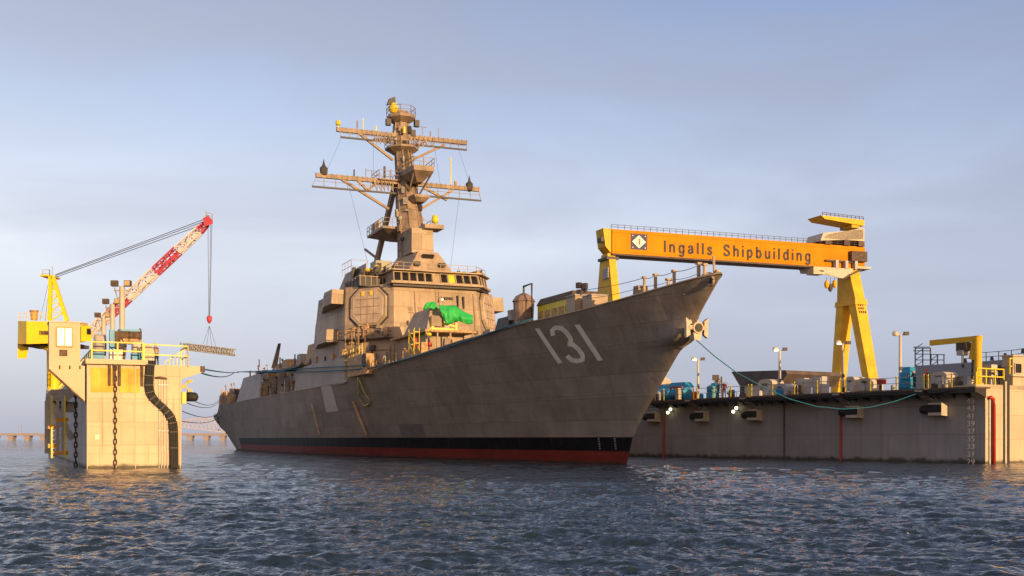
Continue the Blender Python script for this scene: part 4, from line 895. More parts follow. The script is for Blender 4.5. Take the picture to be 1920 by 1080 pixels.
DKF = Frame((1847-960)/F*94.2, 94.2, math.atan2(.845, -.535))
rope(hang(at(381, 692, 84), S.W(*S.PB(452, 697, 10.2)), .2), .06, 'upper teal rope from the pier bracket to the warship stern')
rope(hang(at(379, 700, 84), S.W(*S.PB(440, 698, 10.2)), .5), .06, 'lower teal rope from the pier bracket to the warship stern')
for i, (y0, y1, s_, lab) in enumerate(((738, 744, 1.2, 'thin dark mooring line from the pier fender to the warship stern, uppermost'), (752, 748, 1.0, 'thin dark mooring line from the pier to the warship stern, second down'), (771, 768, .9, 'thin dark mooring line from the pier to the warship stern, third down'), (790, 779, .6, 'thin dark mooring line from the pier to the warship stern, lowest'))):
    rope(hang(at(342, y0, 84), S.W(*S.PB(415, y1, 9)), s_), .035, lab, M_wire)
pts = [(1306, 638), (1340, 668), (1380, 698), (1430, 725), (1480, 748), (1530, 762), (1580, 767), (1630, 764), (1680, 752), (1722, 737)]
d0 = S.W(ac.x, ac.y).y; d1 = DKF.W(DKF.A(1722, 1.2), 1.2).y
rope([at(x, y, d0+(d1-d0)*(x-1306)/(1722-1306)) for x, y in pts], .036, 'teal rope sagging from the bow anchor to the dock wall at right')

# ------------------------------------------------------------------ people
def person(label, loc, rz, jacket, trousers, hat=None, h=1.75, pose='stand', group=None):
    t = thing('person', label, 'person', loc, rz, group)
    k = h/1.75
    lean = .12 if pose == 'lean' else 0
    J = dict(pel=(0, 0, .95), wst=(0, lean*.3, 1.12), chs=(0, lean, 1.36), nck=(0, lean+.02, 1.50), hd0=(0, lean+.04, 1.58), hd1=(0, lean+.05, 1.70))
    vs = [J['pel'], J['wst'], J['chs'], J['nck'], J['hd0'], J['hd1']]; rad = [.145, .13, .16, .062, .09, .085]; ed = [(0, 1), (1, 2), (2, 3), (3, 4), (4, 5)]
    for sg in (1, -1):
        o = len(vs); vs += [(.09*sg, 0, .90), (.11*sg, .04, .50), (.12*sg, -.02, .09), (.12*sg, .15, .04)]; rad += [.105, .072, .048, .045]; ed += [(0, o), (o, o+1), (o+1, o+2), (o+2, o+3)]
        o = len(vs); el = (.30*sg, lean+(.05 if sg > 0 else .12), 1.12); hn = (.27*sg, lean+.30, 1.10+(.12 if sg > 0 else 0)) if pose == 'lean' or sg > 0 else (.33*sg, lean+.1, .85)
        vs += [(.19*sg, lean, 1.41), el, hn, (hn[0]*.97, hn[1]+.09, hn[2]-.02)]; rad += [.062, .045, .034, .036]; ed += [(2, o), (o, o+1), (o+1, o+2), (o+2, o+3)]
    me = bpy.data.meshes.new('person_body'); me.from_pydata([tuple(c*k for c in v) for v in vs], ed, []); ob = bpy.data.objects.new('tmp', me); COL.objects.link(ob)
    sm = ob.modifiers.new('s', 'SKIN'); ss = ob.modifiers.new('ss', 'SUBSURF'); ss.levels = 1; ss.render_levels = 1
    for i, r in enumerate(rad): me.skin_vertices[0].data[i].radius = (r*k, r*k)
    me.skin_vertices[0].data[0].use_root = True
    bpy.context.view_layer.update()
    m2 = bpy.data.meshes.new_from_object(ob.evaluated_get(bpy.context.evaluated_depsgraph_get())); bpy.data.objects.remove(ob)
    m2.materials.clear(); m2.materials.append(mat('skin', (.42, .25, .17), .6)); m2.materials.append(jacket); m2.materials.append(trousers); m2.materials.append(M_rubber)
    for p in m2.polygons:
        c = p.center; p.use_smooth = True
        hand = abs(c.x) > .2*k and (math.hypot(c.y-lean*k, 0) > .27*k or c.z < .9*k) and c.z > .7*k
        p.material_index = 0 if c.z > 1.49*k or hand else (1 if c.z > .93*k else (3 if c.z < .12*k else 2))
    b = bpy.data.objects.new('body', m2); COL.objects.link(b); b.parent = t
    if hat: MB().lathe([(.16, 1.66), (.16, 1.68), (.125, 1.69), (.12, 1.76), (.07, 1.82), (.01, 1.835)] if k == 1 else [(r*k, z*k) for r, z in [(.16, 1.66), (.16, 1.68), (.125, 1.69), (.12, 1.76), (.07, 1.82), (.01, 1.835)]], (0, (lean+.05)*k, 0), 12).build('hard_hat', hat, b, smooth=True)
    return t
C_tan = mat('tan coverall', (.42, .28, .17), .8); C_navy = mat('navy coverall', (.02, .03, .07), .8); C_blk = mat('dark trousers', (.03, .03, .04), .8); C_mar = mat('maroon jacket', (.12, .02, .03), .8)
# ------------------------------------------------------------------ pier on the left (end of a dock wing wall)
def pthing(name, label, cat, group=None): return thing(name, label, cat, (PX0, PY0, 0), PR.ang, group)
Wd = PR.B(340, 0); zT = PR.Z(684, 0, Wd); zL = PR.Z(682, 0, 0)
zT = (zT+zL)/2
pier = pthing('dock_wall', 'cream painted end of a dock wing wall standing in the water at left, with rust stains', 'dock wall')
LEN = 88.
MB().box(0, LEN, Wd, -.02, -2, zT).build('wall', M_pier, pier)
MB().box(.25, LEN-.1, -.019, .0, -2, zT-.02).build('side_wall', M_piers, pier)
# raised coping slab and stained panels
b158, b278 = PR.B(158, -.35), PR.B(278, -.35)
MB().box(-.38, 5, b278, .1, zT-.05, zT+.28).build('coping', M_bldg, pier)
for x0, x1, y1 in ((170, 214, 735), (224, 262, 736)):
    bl, br = PR.B(x0, 0), PR.B(x1, 0); z1 = PR.Z(y1, 0, bl)
    MB().box(-.035, 0.01, br, bl, z1, zT-.3).build('stained_panel', M_stain, pier)
mb = MB()
for px in (205, 214, 224, 266): b = PR.B(px, 0); mb.box(-.2, 0, b-.08, b+.08, zT-1.5, zT-.05)
mb.build('coping_bracket', M_rust, pier)
mb = MB()
for px in (163.5, 217.6, 254, 338): b = PR.B(px, -.02); mb.bar((-.03, b, -.5), (-.03, b, zT-.1), .05)
for py in (755, 800, 850): mb.bar((-.03, Wd+.05, PR.Z(py, 0, -3)), (-.03, -.05, PR.Z(py, 0, -3)), .025)
mb.build('weld_seam', M_bldg, pier)
MB().box(-.04, 0, PR.B(186, 0), PR.B(178, 0), PR.Z(824, 0, 0), PR.Z(815, 0, 0)).build('white_plate', mat('white plate', (.8, .74, .6), .6), pier)
# water stain at the foot
MB().box(-.022, 0.01, Wd-.01, .01, -1, .16).build('wet_band', mat('wet weed', (.07, .06, .03), .6, var=.4), pier)
# right hand cantilever bracket
bL = PR.B(340, 0); bR = PR.B(383, 0)
zz0, zz1 = PR.Z(684, 0, bR), PR.Z(697, 0, bR); zz2 = PR.Z(711, 0, bL)
MB().prism([(0.0, Wd, zz2), (0.0, Wd, zz0-.1), (0.0, bR, zz0-.12), (0.0, bR, zz1)], [(1.6, Wd, zz2), (1.6, Wd, zz0-.1), (1.6, bR, zz0-.12), (1.6, bR, zz1)]).build('cantilever_bracket', M_bldg, pier)
MB().box(-.03, 1.65, bR-.05, bR+.28, zz1-.02, zz0-.1).build('bracket_cap', M_brn, pier)
# conduits
mb = MB()
for px in (298, 303, 308, 314): b = PR.B(px, -.05); mb.tube([(-.06, b, -.5), (-.06, b, PR.Z(712, 0, b))], .035, 6)
for py in (722, 765, 808): mb.bar((-.08, PR.B(296, 0), PR.Z(py, 0, -5)), (-.08, PR.B(317, 0), PR.Z(py, 0, -5)), .06)
mb.build('conduit', M_steel, pier)
MB().tube([(-.05, PR.B(291, 0), PR.Z(709, 0, -5)), (-.25, PR.B(300, 0), PR.Z(708, 0, -5)), (-.1, PR.B(312, 0), PR.Z(710, 0, -5))], .08, 6).build('conduit_hood', M_rust, pier)
# thick black cable bundle
t = pthing('cable_bundle', 'thick black ribbed cable bundle snaking down the sunlit pier face', 'cable')
cp = [(283, 676), (281, 700), (280, 722), (283, 738), (291, 750), (303, 761), (314, 772), (322, 785), (325.5, 800), (326.5, 830), (327, 882)]
pts = [PR.PA(x, y, -.28) for x, y in cp]
def sm(pts, n=5):
    out = []
    for i in range(len(pts)-1):
        p0, p1, p2, p3 = pts[max(i-1, 0)], pts[i], pts[i+1], pts[min(i+2, len(pts)-1)]
        for j in range(n):
            t_ = j/n; out.append(.5*((2*p1)+(p2-p0)*t_+(2*p0-5*p1+4*p2-p3)*t_*t_+(3*p1-p0-3*p2+p3)*t_**3))
    return out+[pts[-1]]
pp = sm(pts)
for k, d in enumerate((-.17, 0, .17)): MB().tube([p+Vector((0, d, 0)) for p in pp], .115, 8).build('cable', M_rubber, t, smooth=True)
mb = MB()
for i in range(2, len(pp)-1, 4):
    d = (pp[i+1]-pp[i-1]).normalized(); mb.bar(pp[i]+Vector((-.13, 0, 0))+d.cross(Vector((1, 0, 0)))*.3, pp[i]+Vector((-.13, 0, 0))-d.cross(Vector((1, 0, 0)))*.3, .045)
mb.build('cable_clamp', mat('clamp steel', (.10, .085, .07), .6), t)
# chains
def chain(name, label, top, n, pitch, r, frame_thing):
    t = frame_thing; mb = MB()
    for i in range(n):
        c = Vector(top)-Vector((0, 0, pitch*i)); flip = i % 2; pts = []
        for k in range(9):
            a = 2*math.pi*k/8; x = math.cos(a)*pitch*.25; z = math.sin(a)*pitch*.62
            pts.append(c+(Vector((x, 0, z)) if flip else Vector((0, x, z))))
        mb.tube(pts, r, 5)
    mb.build('links', mat('tarred chain', (.05, .037, .03), .8, var=.4, scale=4), t); MB().lathe([(.1, -.1), (.16, 0), (.1, .15)], Vector(top)+Vector((0, 0, pitch*.7)), 8).build('shackle', M_rust, t)
t = pthing('anchor_chain', 'heavy rusty chain hanging down the middle of the sunlit pier face', 'chain')
b = PR.B(216.5, -.3); chain('', '', (-.2, b, zT-.3), int((zT+.6)/.36), .36, .036, t)
t = pthing('anchor_chain', 'heavy dark chain hanging in shade left of the pier beneath the control cabin', 'chain')
chain('', '', (5.5, .45, 5.2), int(5.8/.36), .36, .06, t)
# control cabin
cab = pthing('control_cabin', 'small cream control cabin with sun glint in its window at the left corner of the pier', 'cabin')
b0, b1 = PR.B(150.5, 0), PR.B(92, 0); cz0, cz1 = PR.Z(684.5, 0, b1), PR.Z(603.5, 0, b1)
MB().box(0, 2.4, b0, b1, cz0, cz1).build('cabin_wall', M_bldg, cab)
MB().box(-.05, 2.5, b0-.08, b1+.06, cz1, cz1+.09).build('roof', M_cream, cab)
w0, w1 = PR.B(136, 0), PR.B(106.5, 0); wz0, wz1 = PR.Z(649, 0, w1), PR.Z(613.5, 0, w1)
wn = MB().box(-.045, 0.02, w0, w1, wz0, wz1).build('window', M_glint, cab)
mb = MB(); q = [(-.07, w0, wz0), (-.07, w1, wz0), (-.07, w1, wz1), (-.07, w0, wz1)]
for i in range(4): mb.bar(q[i], q[(i+1) % 4], .1)
mb.bar((-.07, (w0+w1)/2, wz0), (-.07, (w0+w1)/2, wz1), .07); mb.build('window_frame', mat('window frame tan', (.42, .26, .09), .5), wn)
vb = PR.B(119, 0); MB().box(-.14, 0, vb-.24, vb+.24, PR.Z(667, 0, vb), PR.Z(656, 0, vb)).build('vent_hood', M_rust, cab)
mb = MB()
for px in (112, 131, 150): b = PR.B(px, 0); mb.box(-.12, 0, b-.04, b+.04, PR.Z(692, 0, b), cz0)
mb.build('cabin_hook', M_rust, cab)
bt0 = PR.B(159, 0); zz = PR.Z(754, 0, bt0)
tri0 = [(-.02, b1, cz0-.002), (-.02, bt0, cz0-.002), (-.02, bt0, zz), (-.02, b1, PR.Z(692, 0, b1))]
MB().prism(tri0, [(1.9, y, z) for _, y, z in tri0]).build('support_bracket', M_bldg, cab)
MB().bar((-.05, b1, PR.Z(693, 0, b1)), (-.05, bt0, zz), .1).build('bracket_edge', M_rust, cab)
# yellow guard rails on the pier
t = pthing('guard_rail', 'yellow guard rail round the pier top', 'railing')
zr = zT+.28
rail(MB(), [(-.3, PR.B(172, -.3), zr), (-.3, b278+.35, zr)], PR.Z(641, 0, 0)-zr, .05, 1.9, 1).build('rail_section', M_yel, t)
rail(MB(), [(-.1, PR.B(270, 0), zT), (-.1, PR.B(352, 0), zT-.05), (3.5, PR.B(352, 0), zT-.05)], PR.Z(648, 0, Wd)-zT, .045, 3.2, 1).build('rail_section', M_yel, t)
rail(MB(), [(2.6, -.4, zT), (60, -.4, zT)], 1.1, .045, 2.4, 1).build('rail_section', M_yel, t)
mb = MB()
for i, px in enumerate((310, 318, 325, 332, 339, 345)):
    b = PR.B(px, .4); mb.bar((.4, b, zT), (.4, b, zT+.3+i*.15), .06)
mb.bar((.4, PR.B(308, .4), zT+.2), (.4, PR.B(348, .4), zT+1.2), .06)
mb.build('stair_rail', M_yel, t)
# pier-top machinery
t = pthing('mooring_winch', 'blue panelled mooring winch with rusty drums on the pier top', 'winch')
def pb(px, a): return PR.B(px, a)
MB().box(1.2, 1.9, pb(215, 1.2), pb(206, 1.2), PR.Z(640, 1.2, -1)-1.3, PR.Z(617, 1.2, -1)).build('blue_panel', M_blue, t)
MB().box(1.5, 2.6, pb(224, 1.5), pb(216, 1.5), zT+.3, PR.Z(619, 1.2, -1)).build('gear_case', M_rust, t)
for zc, rr, m_ in ((PR.Z(627, 1.5, -3), .42, M_rust), (PR.Z(638, 1.5, -3), .3, M_clut)):
    y0, y1 = pb(266, 1.6), pb(222, 1.6); MB().lathe([(rr, y0), (rr*1.2, y0+.05), (rr*1.2, y0+.12), (rr*.85, y0+.14), (rr*.85, (y0+y1)/2), (rr, (y0+y1)/2+.05), (rr*.8, (y0+y1)/2+.1), (rr*.9, y1)], (2.0, 0, zc), 14, axis='y').build('drum', m_, t)
MB().box(1.6, 2.6, pb(263, 1.6), pb(226, 1.6), PR.Z(624, 1.6, -3)+.1, PR.Z(620, 1.6, -3)+.1).build('guard_beam', M_blue, t)
MB().box(.9, 1.9, pb(231, .9), pb(206, .9), zT+.28, zT+1.05).build('motor_house', mat('white machine', (.7, .66, .58), .5), t)
MB().tube([(.9, pb(232, .9), zT+.4), (.8, pb(235, .9), zT+1.4), (1.2, pb(228, .9), zT+1.9)], .1, 8).build('hydraulic_pipe', M_rust, t)
t = pthing('bollard_winch', 'blue based capstan with white drum near the right of the pier winch', 'capstan')
MB().box(.8, 2.0, pb(266, .8), pb(248, .8), zT+.28, zT+.85).build('base', M_blue, t)
MB().lathe([(.45, pb(266, .8)), (.5, pb(262, .8)), (.5, pb(252, .8)), (.4, pb(249, .8))], (1.4, 0, zT+1.25), 14, axis='y').build('drum', M_cream, t)
t = pthing('bollard_winch', 'dark capstan with white drum and blue base behind the left rail of the pier', 'capstan')
MB().box(.8, 2.0, pb(196, .8), pb(174, .8), zT+.28, zT+.8).build('base', M_blue, t)
MB().lathe([(.4, pb(196, .8)), (.5, pb(193, .8)), (.5, pb(180, .8)), (.35, pb(175, .8))], (1.5, 0, zT+1.2), 14, axis='y').build('drum', M_clut2, t)
MB().lathe([(.75, pb(199, 3)), (.8, pb(195, 3)), (.8, pb(180, 3)), (.7, pb(177, 3))], (3.4, 0, zT+1.5), 14, axis='y').build('rope_reel', M_cream, t)
t = pthing('vent_housing', 'cream rounded housing on the pier top next to the worker', 'housing')
y0, y1 = pb(289, .7), pb(267, .7); n = 8
prof = [(zT, y0), (zT+.9, y0)]+[(zT+.9+.65*math.sin(math.pi/2*i/n), y0+(y1-y0)*.85*(1-math.cos(math.pi/2*i/n))) for i in range(1, n+1)]+[(zT+1.55, y1), (zT, y1)]
MB().prism([(.7, y, z) for z, y in prof], [(2.4, y, z) for z, y in prof]).build('shell', M_bldg, t); MB().box(.64, .69, y0+.15, y1-.4, zT+.15, zT+.8).build('hatch', M_cream, t)
# floodlight posts along the pier
t0 = None
for i, (px, y0, yb, hL, hR, lab) in enumerate(((229, 537, 640, (216, 531), (240, 531), 'tallest twin floodlight pole on the pier, nearest'), (211, 570, 640, (199, 565), (221.5, 565), 'middle twin floodlight pole on the pier'), (194.5, 595, 640, (184, 596), (205, 597), 'shortest looking twin floodlight pole, farthest along the pier'))):
    Yd = (84., 94.5, 105.)[i]; w = at(px, 600, Yd); zt_ = CH+(HY-y0)*Yd/F; w.z = zT
    if t0 is None:
        t0 = thing('floodlight_pole', lab, 'floodlight', w, 0, 'floodlight poles on the pier'); h0 = zt_-zT; dpt = w.y
        MB().tube([(0, 0, 0), (0, 0, h0)], .2, 10).build('pole', M_cream, t0); mb = MB(); mb.bar((-.6, 0, h0-.3), (.6, 0, h0-.3), .08)
        mb.tube([(-.1, 0, h0-1.0), (-.35, 0, h0-.8), (-.55, 0, h0-.1)], .05, 6); mb.build('bracket', M_clut2, t0)
        for dx, m_ in ((-.52, M_rust), (.45, M_lens)):
            hd = MB().cb((dx, -.1, h0+.2), (.46, .4, .42)).build('lamp_head', M_brn, t0); MB().cb((dx, -.31, h0+.2), (.38, .02, .34)).build('lens', m_, hd)
        t0h = h0
    else:
        o = dup(t0, (w.x, w.y, zt_-t0h), 0, lab)
person('worker in tan top and yellow hard hat leaning at the pier top rail', PR.W(.8, PR.B(294, .8), zT), PR.ang-R(60), C_tan, C_blk, M_yel, 1.55, 'lean')
# side fender assembly at right of the pier
t = pthing('rubber_fender', 'black rubber fender in a yellow bracket on the right side of the pier', 'fender')
c0 = PR.PA(349, 744, .8); c1 = PR.PA(372, 744, .8)
pp_ = [c0, c0.lerp(c1, .5), c0.lerp(c1, .85), c1]
MB().lathe([(.33, c0.y), (.33, c1.y+.25), (.25, c1.y+.08), (.05, c1.y)], (.8, 0, c0.z), 12, axis='y').build('rubber_roller', M_rubber, t, smooth=True)
q0, q1 = PR.PA(341, 735, .5), PR.PA(349, 757, .5); MB().box(.4, 1.2, q1.y, q0.y, q1.z, q0.z).build('bracket', M_yel, t)
mb = MB(); mb.bar(PR.PA(341, 728, .8), PR.PA(352, 716, .8), .14); mb.bar(PR.PA(352, 716, .8), PR.PA(361, 714, .8), .2); mb.bar(PR.PA(341, 722, .8), PR.PA(356, 731, .8), .12); mb.box(.6, 1, PR.B(360, .8), PR.B(352, .8), c0.z+.35, c0.z+.5); mb.build('arm', M_hose, t)

# ------------------------------------------------------------------ yellow ladder and landing left of the pier
t = pthing('access_ladder', 'yellow caged ladder down to the water at far left of the pier', 'ladder')
LA = 10.
xl0, xl1 = PR.B(97, LA), PR.B(121.5, LA)
mb = MB()
for px in (97, 121.5): b = PR.B(px, LA); mb.bar((LA, b, PR.Z(859, LA, b)), (LA, b, PR.Z(742, LA, b)), .12)
mb.build('rails', M_yel, t)
mb = MB(); z = PR.Z(857, LA, xl0)
while z < PR.Z(748, LA, xl0): mb.bar((LA, xl0, z), (LA, xl1, z), .05); z += .33
mb.build('rungs', M_steel, t)
for py, x0, x1 in ((787, 103, 128), (800, 90, 107), (836, 90, 107), (849, 99, 128)): MB().bar(PR.PA(x0, py, LA+.3), PR.PA(x1, py, LA+.3), .2, .3).build('stand_off', mat('orange enamel', (.75, .33, .02), .5), t)
mb = MB()
for px in (89, 94): mb.bar(PR.PA(px, 725, LA+1), PR.PA(px, 700, LA+1), .08)
for py in (702, 712, 722): mb.bar(PR.PA(89, py, LA+1), PR.PA(97, py, LA+1), .06)
mb.build('upper_cage', M_yel, t)
t = pthing('stair_landing', 'weathered grey steel landing and stair behind the yellow ladder', 'stairs')
LB = 14.
p = PR.PA(86, 730, LB); q = PR.PA(142, 737, LB)
MB().prism([PR.PA(86, 752, LB), PR.PA(128, 752, LB), PR.PA(146, 737, LB), PR.PA(146, 730, LB), PR.PA(88, 730, LB)], [v+Vector((2, 0, 0)) for v in [PR.PA(86, 752, LB), PR.PA(128, 752, LB), PR.PA(146, 737, LB), PR.PA(146, 730, LB), PR.PA(88, 730, LB)]]).build('landing', M_clut2, t)
mb = MB(); mb.bar(PR.PA(96, 758, LB), PR.PA(136, 824, LB), .35, .5); mb.bar(PR.PA(90, 752, LB), PR.PA(125, 790, LB), .3, .4); mb.build('stair_flight', M_steel, t)
mb = MB()
for px in (86.5, 92, 108, 118): mb.bar(PR.PA(px, 752, LB), PR.PA(px, 850, LB), .22)
for py in (770, 800, 828): mb.bar(PR.PA(86, py, LB), PR.PA(112, py, LB), .15)
mb.build('posts', M_steel, t)
MB().box(LB+.5, LB+2.6, 0.05, PR.B(96, LB+.5), 4.2, PR.Z(752, LB, 3)).build('tower_panel', M_clut2, t)

# ------------------------------------------------------------------ yellow slewing crane behind the pier
CY = 139.
def C(px, py, dy=0): return at(px, py, CY+dy)
base = C(110, 822)
cr = thing('harbour_crane', 'yellow slewing crane with red and white lattice jib behind the cream control cabin', 'crane')
mb = MB(); a0, a1 = C(33, 602), C(158, 648)
mb.prism([C(33, 645, -2), C(50, 645, -4), C(152, 642, -3), C(165, 640, 2), C(33, 645, 4)], [C(34, 602, -2), C(50, 602, -4), C(152, 604, -3), C(165, 606, 2), C(34, 602, 4)])
mb.build('machinery_house', M_yelb, cr)
MB().prism([C(33, 672, -1), C(50, 672, -1), C(50, 672, 2), C(33, 672, 2)], [C(33, 645, -1), C(55, 645, -1), C(55, 645, 2), C(33, 645, 2)]).build('counterweight', M_yelb, cr)
MB().box(C(55, 0).x, C(150, 0).x, CY-2, CY+3, C(0, 651).z, C(0, 645).z-.01).build('slew_ring', M_rust, cr)
cx = C(101, 0).x; MB().lathe([(.8, zT-.5), (.8, zT+.8), (.8, C(0, 658).z), (1.9, C(0, 651).z)], (cx, CY, 0), 20).build('pedestal', M_yelb, cr, smooth=True)
MB().prism([C(152, 640, -3.6), C(172, 640, -3.6), C(172, 640, -1.5), C(152, 640, -1.5)], [C(152, 611, -3.6), C(170, 611, -3.6), C(170, 611, -1.5), C(152, 611, -1.5)]).build('driver_cab', M_yelb, cr)
MB().prism([C(163, 627, -3.7), C(171.5, 627, -3.7), C(171.5, 627, -3.5), C(163, 627, -3.5)], [C(163, 616, -3.7), C(170, 616, -3.7), C(170, 616, -3.5), C(163, 616, -3.5)]).build('cab_window', M_glass, cr)
MB().lathe([(.4, C(0, 600).z), (.45, C(0, 585).z), (.55, C(0, 585).z+.01), (.55, C(0, 582).z)], (C(64, 0).x, CY, 0), 10).build('exhaust', M_clut, cr)
mb = MB(); rail(mb, [C(36, 602, -2.5), C(92, 602, -3.8)], .95, .03, 1.2); mb.build('guard_rail', M_yelb, cr)
mb = MB()                                   # vertical vent slots where the house side carries small marks
for i in range(6): mb.prism([C(74+i*3, 627, -3.95), C(75.8+i*3, 627, -3.95), C(75.8+i*3, 627, -3.7), C(74+i*3, 627, -3.7)], [C(74+i*3, 620, -3.95), C(75.8+i*3, 620, -3.95), C(75.8+i*3, 620, -3.7), C(74+i*3, 620, -3.7)])
mb.build('vent_slots', M_rust, cr)
# A-frame
mb = MB()
for dy in (-1.4, 1.4):
    mb.bar(C(93, 602, dy), C(95, 518, dy), .42); mb.bar(C(126, 602, dy), C(99, 518, dy), .42)
    for k in range(5):
        t_ = k/5; t2 = (k+1)/5; x0, x1 = 93+2*t_, 126-27*t_; x0b, x1b = 93+2*t2, 126-27*t2; yy, yb = 602-84*t_, 602-84*t2
        mb.bar(C(x0, yy, dy), C(x1b, yb, dy), .13); mb.bar(C(x0b, yb, dy), C(x1b, yb, dy), .11)
for k in range(5): mb.bar(C(93, 600-k*18, -1.4), C(93, 600-k*18, 1.4), .13); mb.bar(C(125-k*5.5, 598-k*18, -1.4), C(125-k*5.5, 598-k*18, 1.4), .13)
mb.build('a_frame', M_yelb, cr)
MB().box(C(84, 0).x, C(104, 0).x, CY-1.5, CY+1.5, C(0, 521).z, C(0, 518).z).build('head_platform', M_yelb, cr)
mb = MB(); rail(mb, [C(80, 520, -1.5), C(93, 520, -1.5), C(93, 520, 1.5)], .9, .03, .7); mb.bar(C(98, 518), C(98, 500), .06); mb.build('head_rail', M_clut2, cr)
# jib: lattice alternating white and red
Jt, Jb = C(391, 415, -3), C(158, 641, -3)
def jib_pt(px, below=0):  # centre line through (172,622) .. (388,418)
    t_ = (px-172)/(386-172); return C(172+(386-172)*t_, 621+(421-621)*t_, -3)
secs = [(165, 207, M_white, 'jib_section'), (207, 240, M_redl, 'jib_section'), (240, 292, M_white, 'jib_section'), (292, 334, M_redl, 'jib_section'), (334, 374, M_white, 'jib_section'), (374, 388, M_redl, 'jib_section')]
for x0, x1, m_, nm in secs:
    p, q = jib_pt(x0), jib_pt(x1); mb = MB(); n = max(3, int((q-p).length/1.15)); w0 = .95; w1 = .95 if x0 < 330 else (.8 if x0 < 372 else .5); lattice(mb, p, q, w0 if x0 < 372 else .8, w1, n, .15, .10)
    mb.build(nm, m_, cr)
for x0, x1, m_ in ((168, 207, M_white), (240, 292, M_white), (334, 374, M_white), (207, 240, M_redl), (292, 334, M_redl)):
    p, q = jib_pt(x0), jib_pt(x1); d = (q-p).normalized(); s_ = d.cross(Vector((0, 0, 1))).normalized(); u = s_.cross(d)
    MB().bar(p+u*-.2+s_*.2, q+u*-.2+s_*.2, .12, .34).build('jib_plate', m_, cr)
MB().prism([C(383, 425, -3.8), C(392, 422, -3.8), C(399, 420, -3.8), C(399, 413, -3.8), C(390, 404, -3.8), C(380, 409, -3.8)], [C(383, 425, -2.2), C(392, 422, -2.2), C(399, 420, -2.2), C(399, 413, -2.2), C(390, 404, -2.2), C(380, 409, -2.2)]).build('jib_head', M_redl, cr)
mb = MB(); rail(mb, [C(388, 408, -3.9), C(398, 411, -3.9)], .6, .03, .5); mb.bar(C(387, 412, -3), C(385.5, 395, -3), .08); mb.build('head_rail', M_steel, cr)
mb = MB()
for y0, y1 in ((515, 412), (517, 416), (520, 421)): mb.tube([C(104, y0, -1), C(381, y1, -3)], .045, 5)
mb.build('luffing_rope', M_wire, cr)
mb = MB()
for px in (390, 395, 397.5): mb.tube([C(px, 420, -3), C(391.5+(px-390)*.25, 598, -3)], .03, 5)
mb.build('hoist_rope', M_wire, cr)
mb = MB(); mb.tube([C(92, 525), C(75, 600)], .02, 4); mb.tube([C(93, 525), C(85, 602)], .02, 4); mb.build('stay_wire', M_wire, cr)
MB().lathe([(.12, C(0, 611).z), (.3, C(0, 606).z), (.33, C(0, 600).z), (.2, C(0, 597).z)], (C(392.5, 0, -3).x, CY-3, 0), 10).build('hook_block', M_redl, cr)
mb = MB()
for px, py in ((381, 645), (388, 647), (397, 650), (406, 653)): mb.tube([C(392.5, 611, -3), C(px, py, -3)], .018, 4)
mb.build('sling', M_wire, cr)
gw = thing('suspended_gangway', 'grey lattice gangway hanging level from the crane hook', 'gangway')
mb = MB(); p, q = C(350, 650, -3), C(440, 661, -3); lattice(mb, p, q, .75, .75, 18, .10, .08); mb.build('truss', M_steel, gw)
MB().bar(p-Vector((0, 0, .3)), q-Vector((0, 0, .3)), .6, .1).build('walkway', M_rust, gw)
mb = MB(); lattice(mb, C(338, 646, -3), C(350, 649, -3), .4, .5, 2, .06, .05); mb.build('end_frame', M_steel, gw)

# ------------------------------------------------------------------ dock wing wall on the right
def dthing(name, label, cat, group=None): return thing(name, label, cat, (DKF.X0, DKF.Y0, 0), DKF.ang, group)
D = DKF
zD = 6.15
dk = dthing('dock_wall', 'long grey floating dock wall with dark overhanging platforms at right', 'dock wall')
MB().box(.02, 75, -14, 0, -2, zD).build('long_wall', M_dock, dk)
MB().box(-.03, .02, -14, -.0, -2, zD+.35).build('end_wall', M_docke, dk)
MB().box(-.03, 6, -14, -.3, zD, zD+.35).build('end_coping', M_docke, dk)
slots = [(1880, 1883.5), (1886.5, 1892)]
for x0, x1 in slots: MB().box(-.06, .0, D.B(x1, 0), D.B(x0, 0), -.5, D.Z(712, 0, -3)).build('guide_slot', M_dark, dk)
MB().box(-.07, 0, D.B(1886.5, 0), D.B(1883.5, 0), -.5, D.Z(715, 0, -3)).build('guide_post', M_cream, dk)
# seams / pipes on the long wall
MB().bar((D.A(1471, 0), .05, 0), (D.A(1471, 0), .05, zD), .12).build('wall_seam', M_rust, dk)
mb = MB()
for px in (1244, 1576): mb.tube([(D.A(px, .12), .12, -.3), (D.A(px, .12), .12, D.Z(775, D.A(px, 0), 0))], .09, 8)
mb.build('red_pipe', M_red, dk)
b = D.B(1862, -.2); MB().tube([(-.05, b+.45, D.Z(747, 0, b)), (-.25, b+.3, D.Z(745, 0, b)), (-.25, b+.05, D.Z(748, 0, b)), (-.25, b-.05, D.Z(760, 0, b)), (-.25, b-.05, -.4)], .15, 10).build('red_pipe', M_red, dk, smooth=True)
b = D.B(1855.5, -.1); MB().tube([(-.1, b, -.4), (-.1, b, D.Z(745, 0, b))], .08, 8).build('grey_pipe', M_steel, dk)
# draft marks
for i, n_ in enumerate((45, 43, 41, 39, 37, 35, 33, 31, 29)):
    py = 751.7+14.35*i; a = D.A(1820, .03); text_obj(str(n_), .62, M_num, 'draft_mark', dk, faceM((a, .02, D.Z(py, a, 0)), (-1, 0, 0), (0, 0, 1)), extrude=.01, scale_x=1.25)
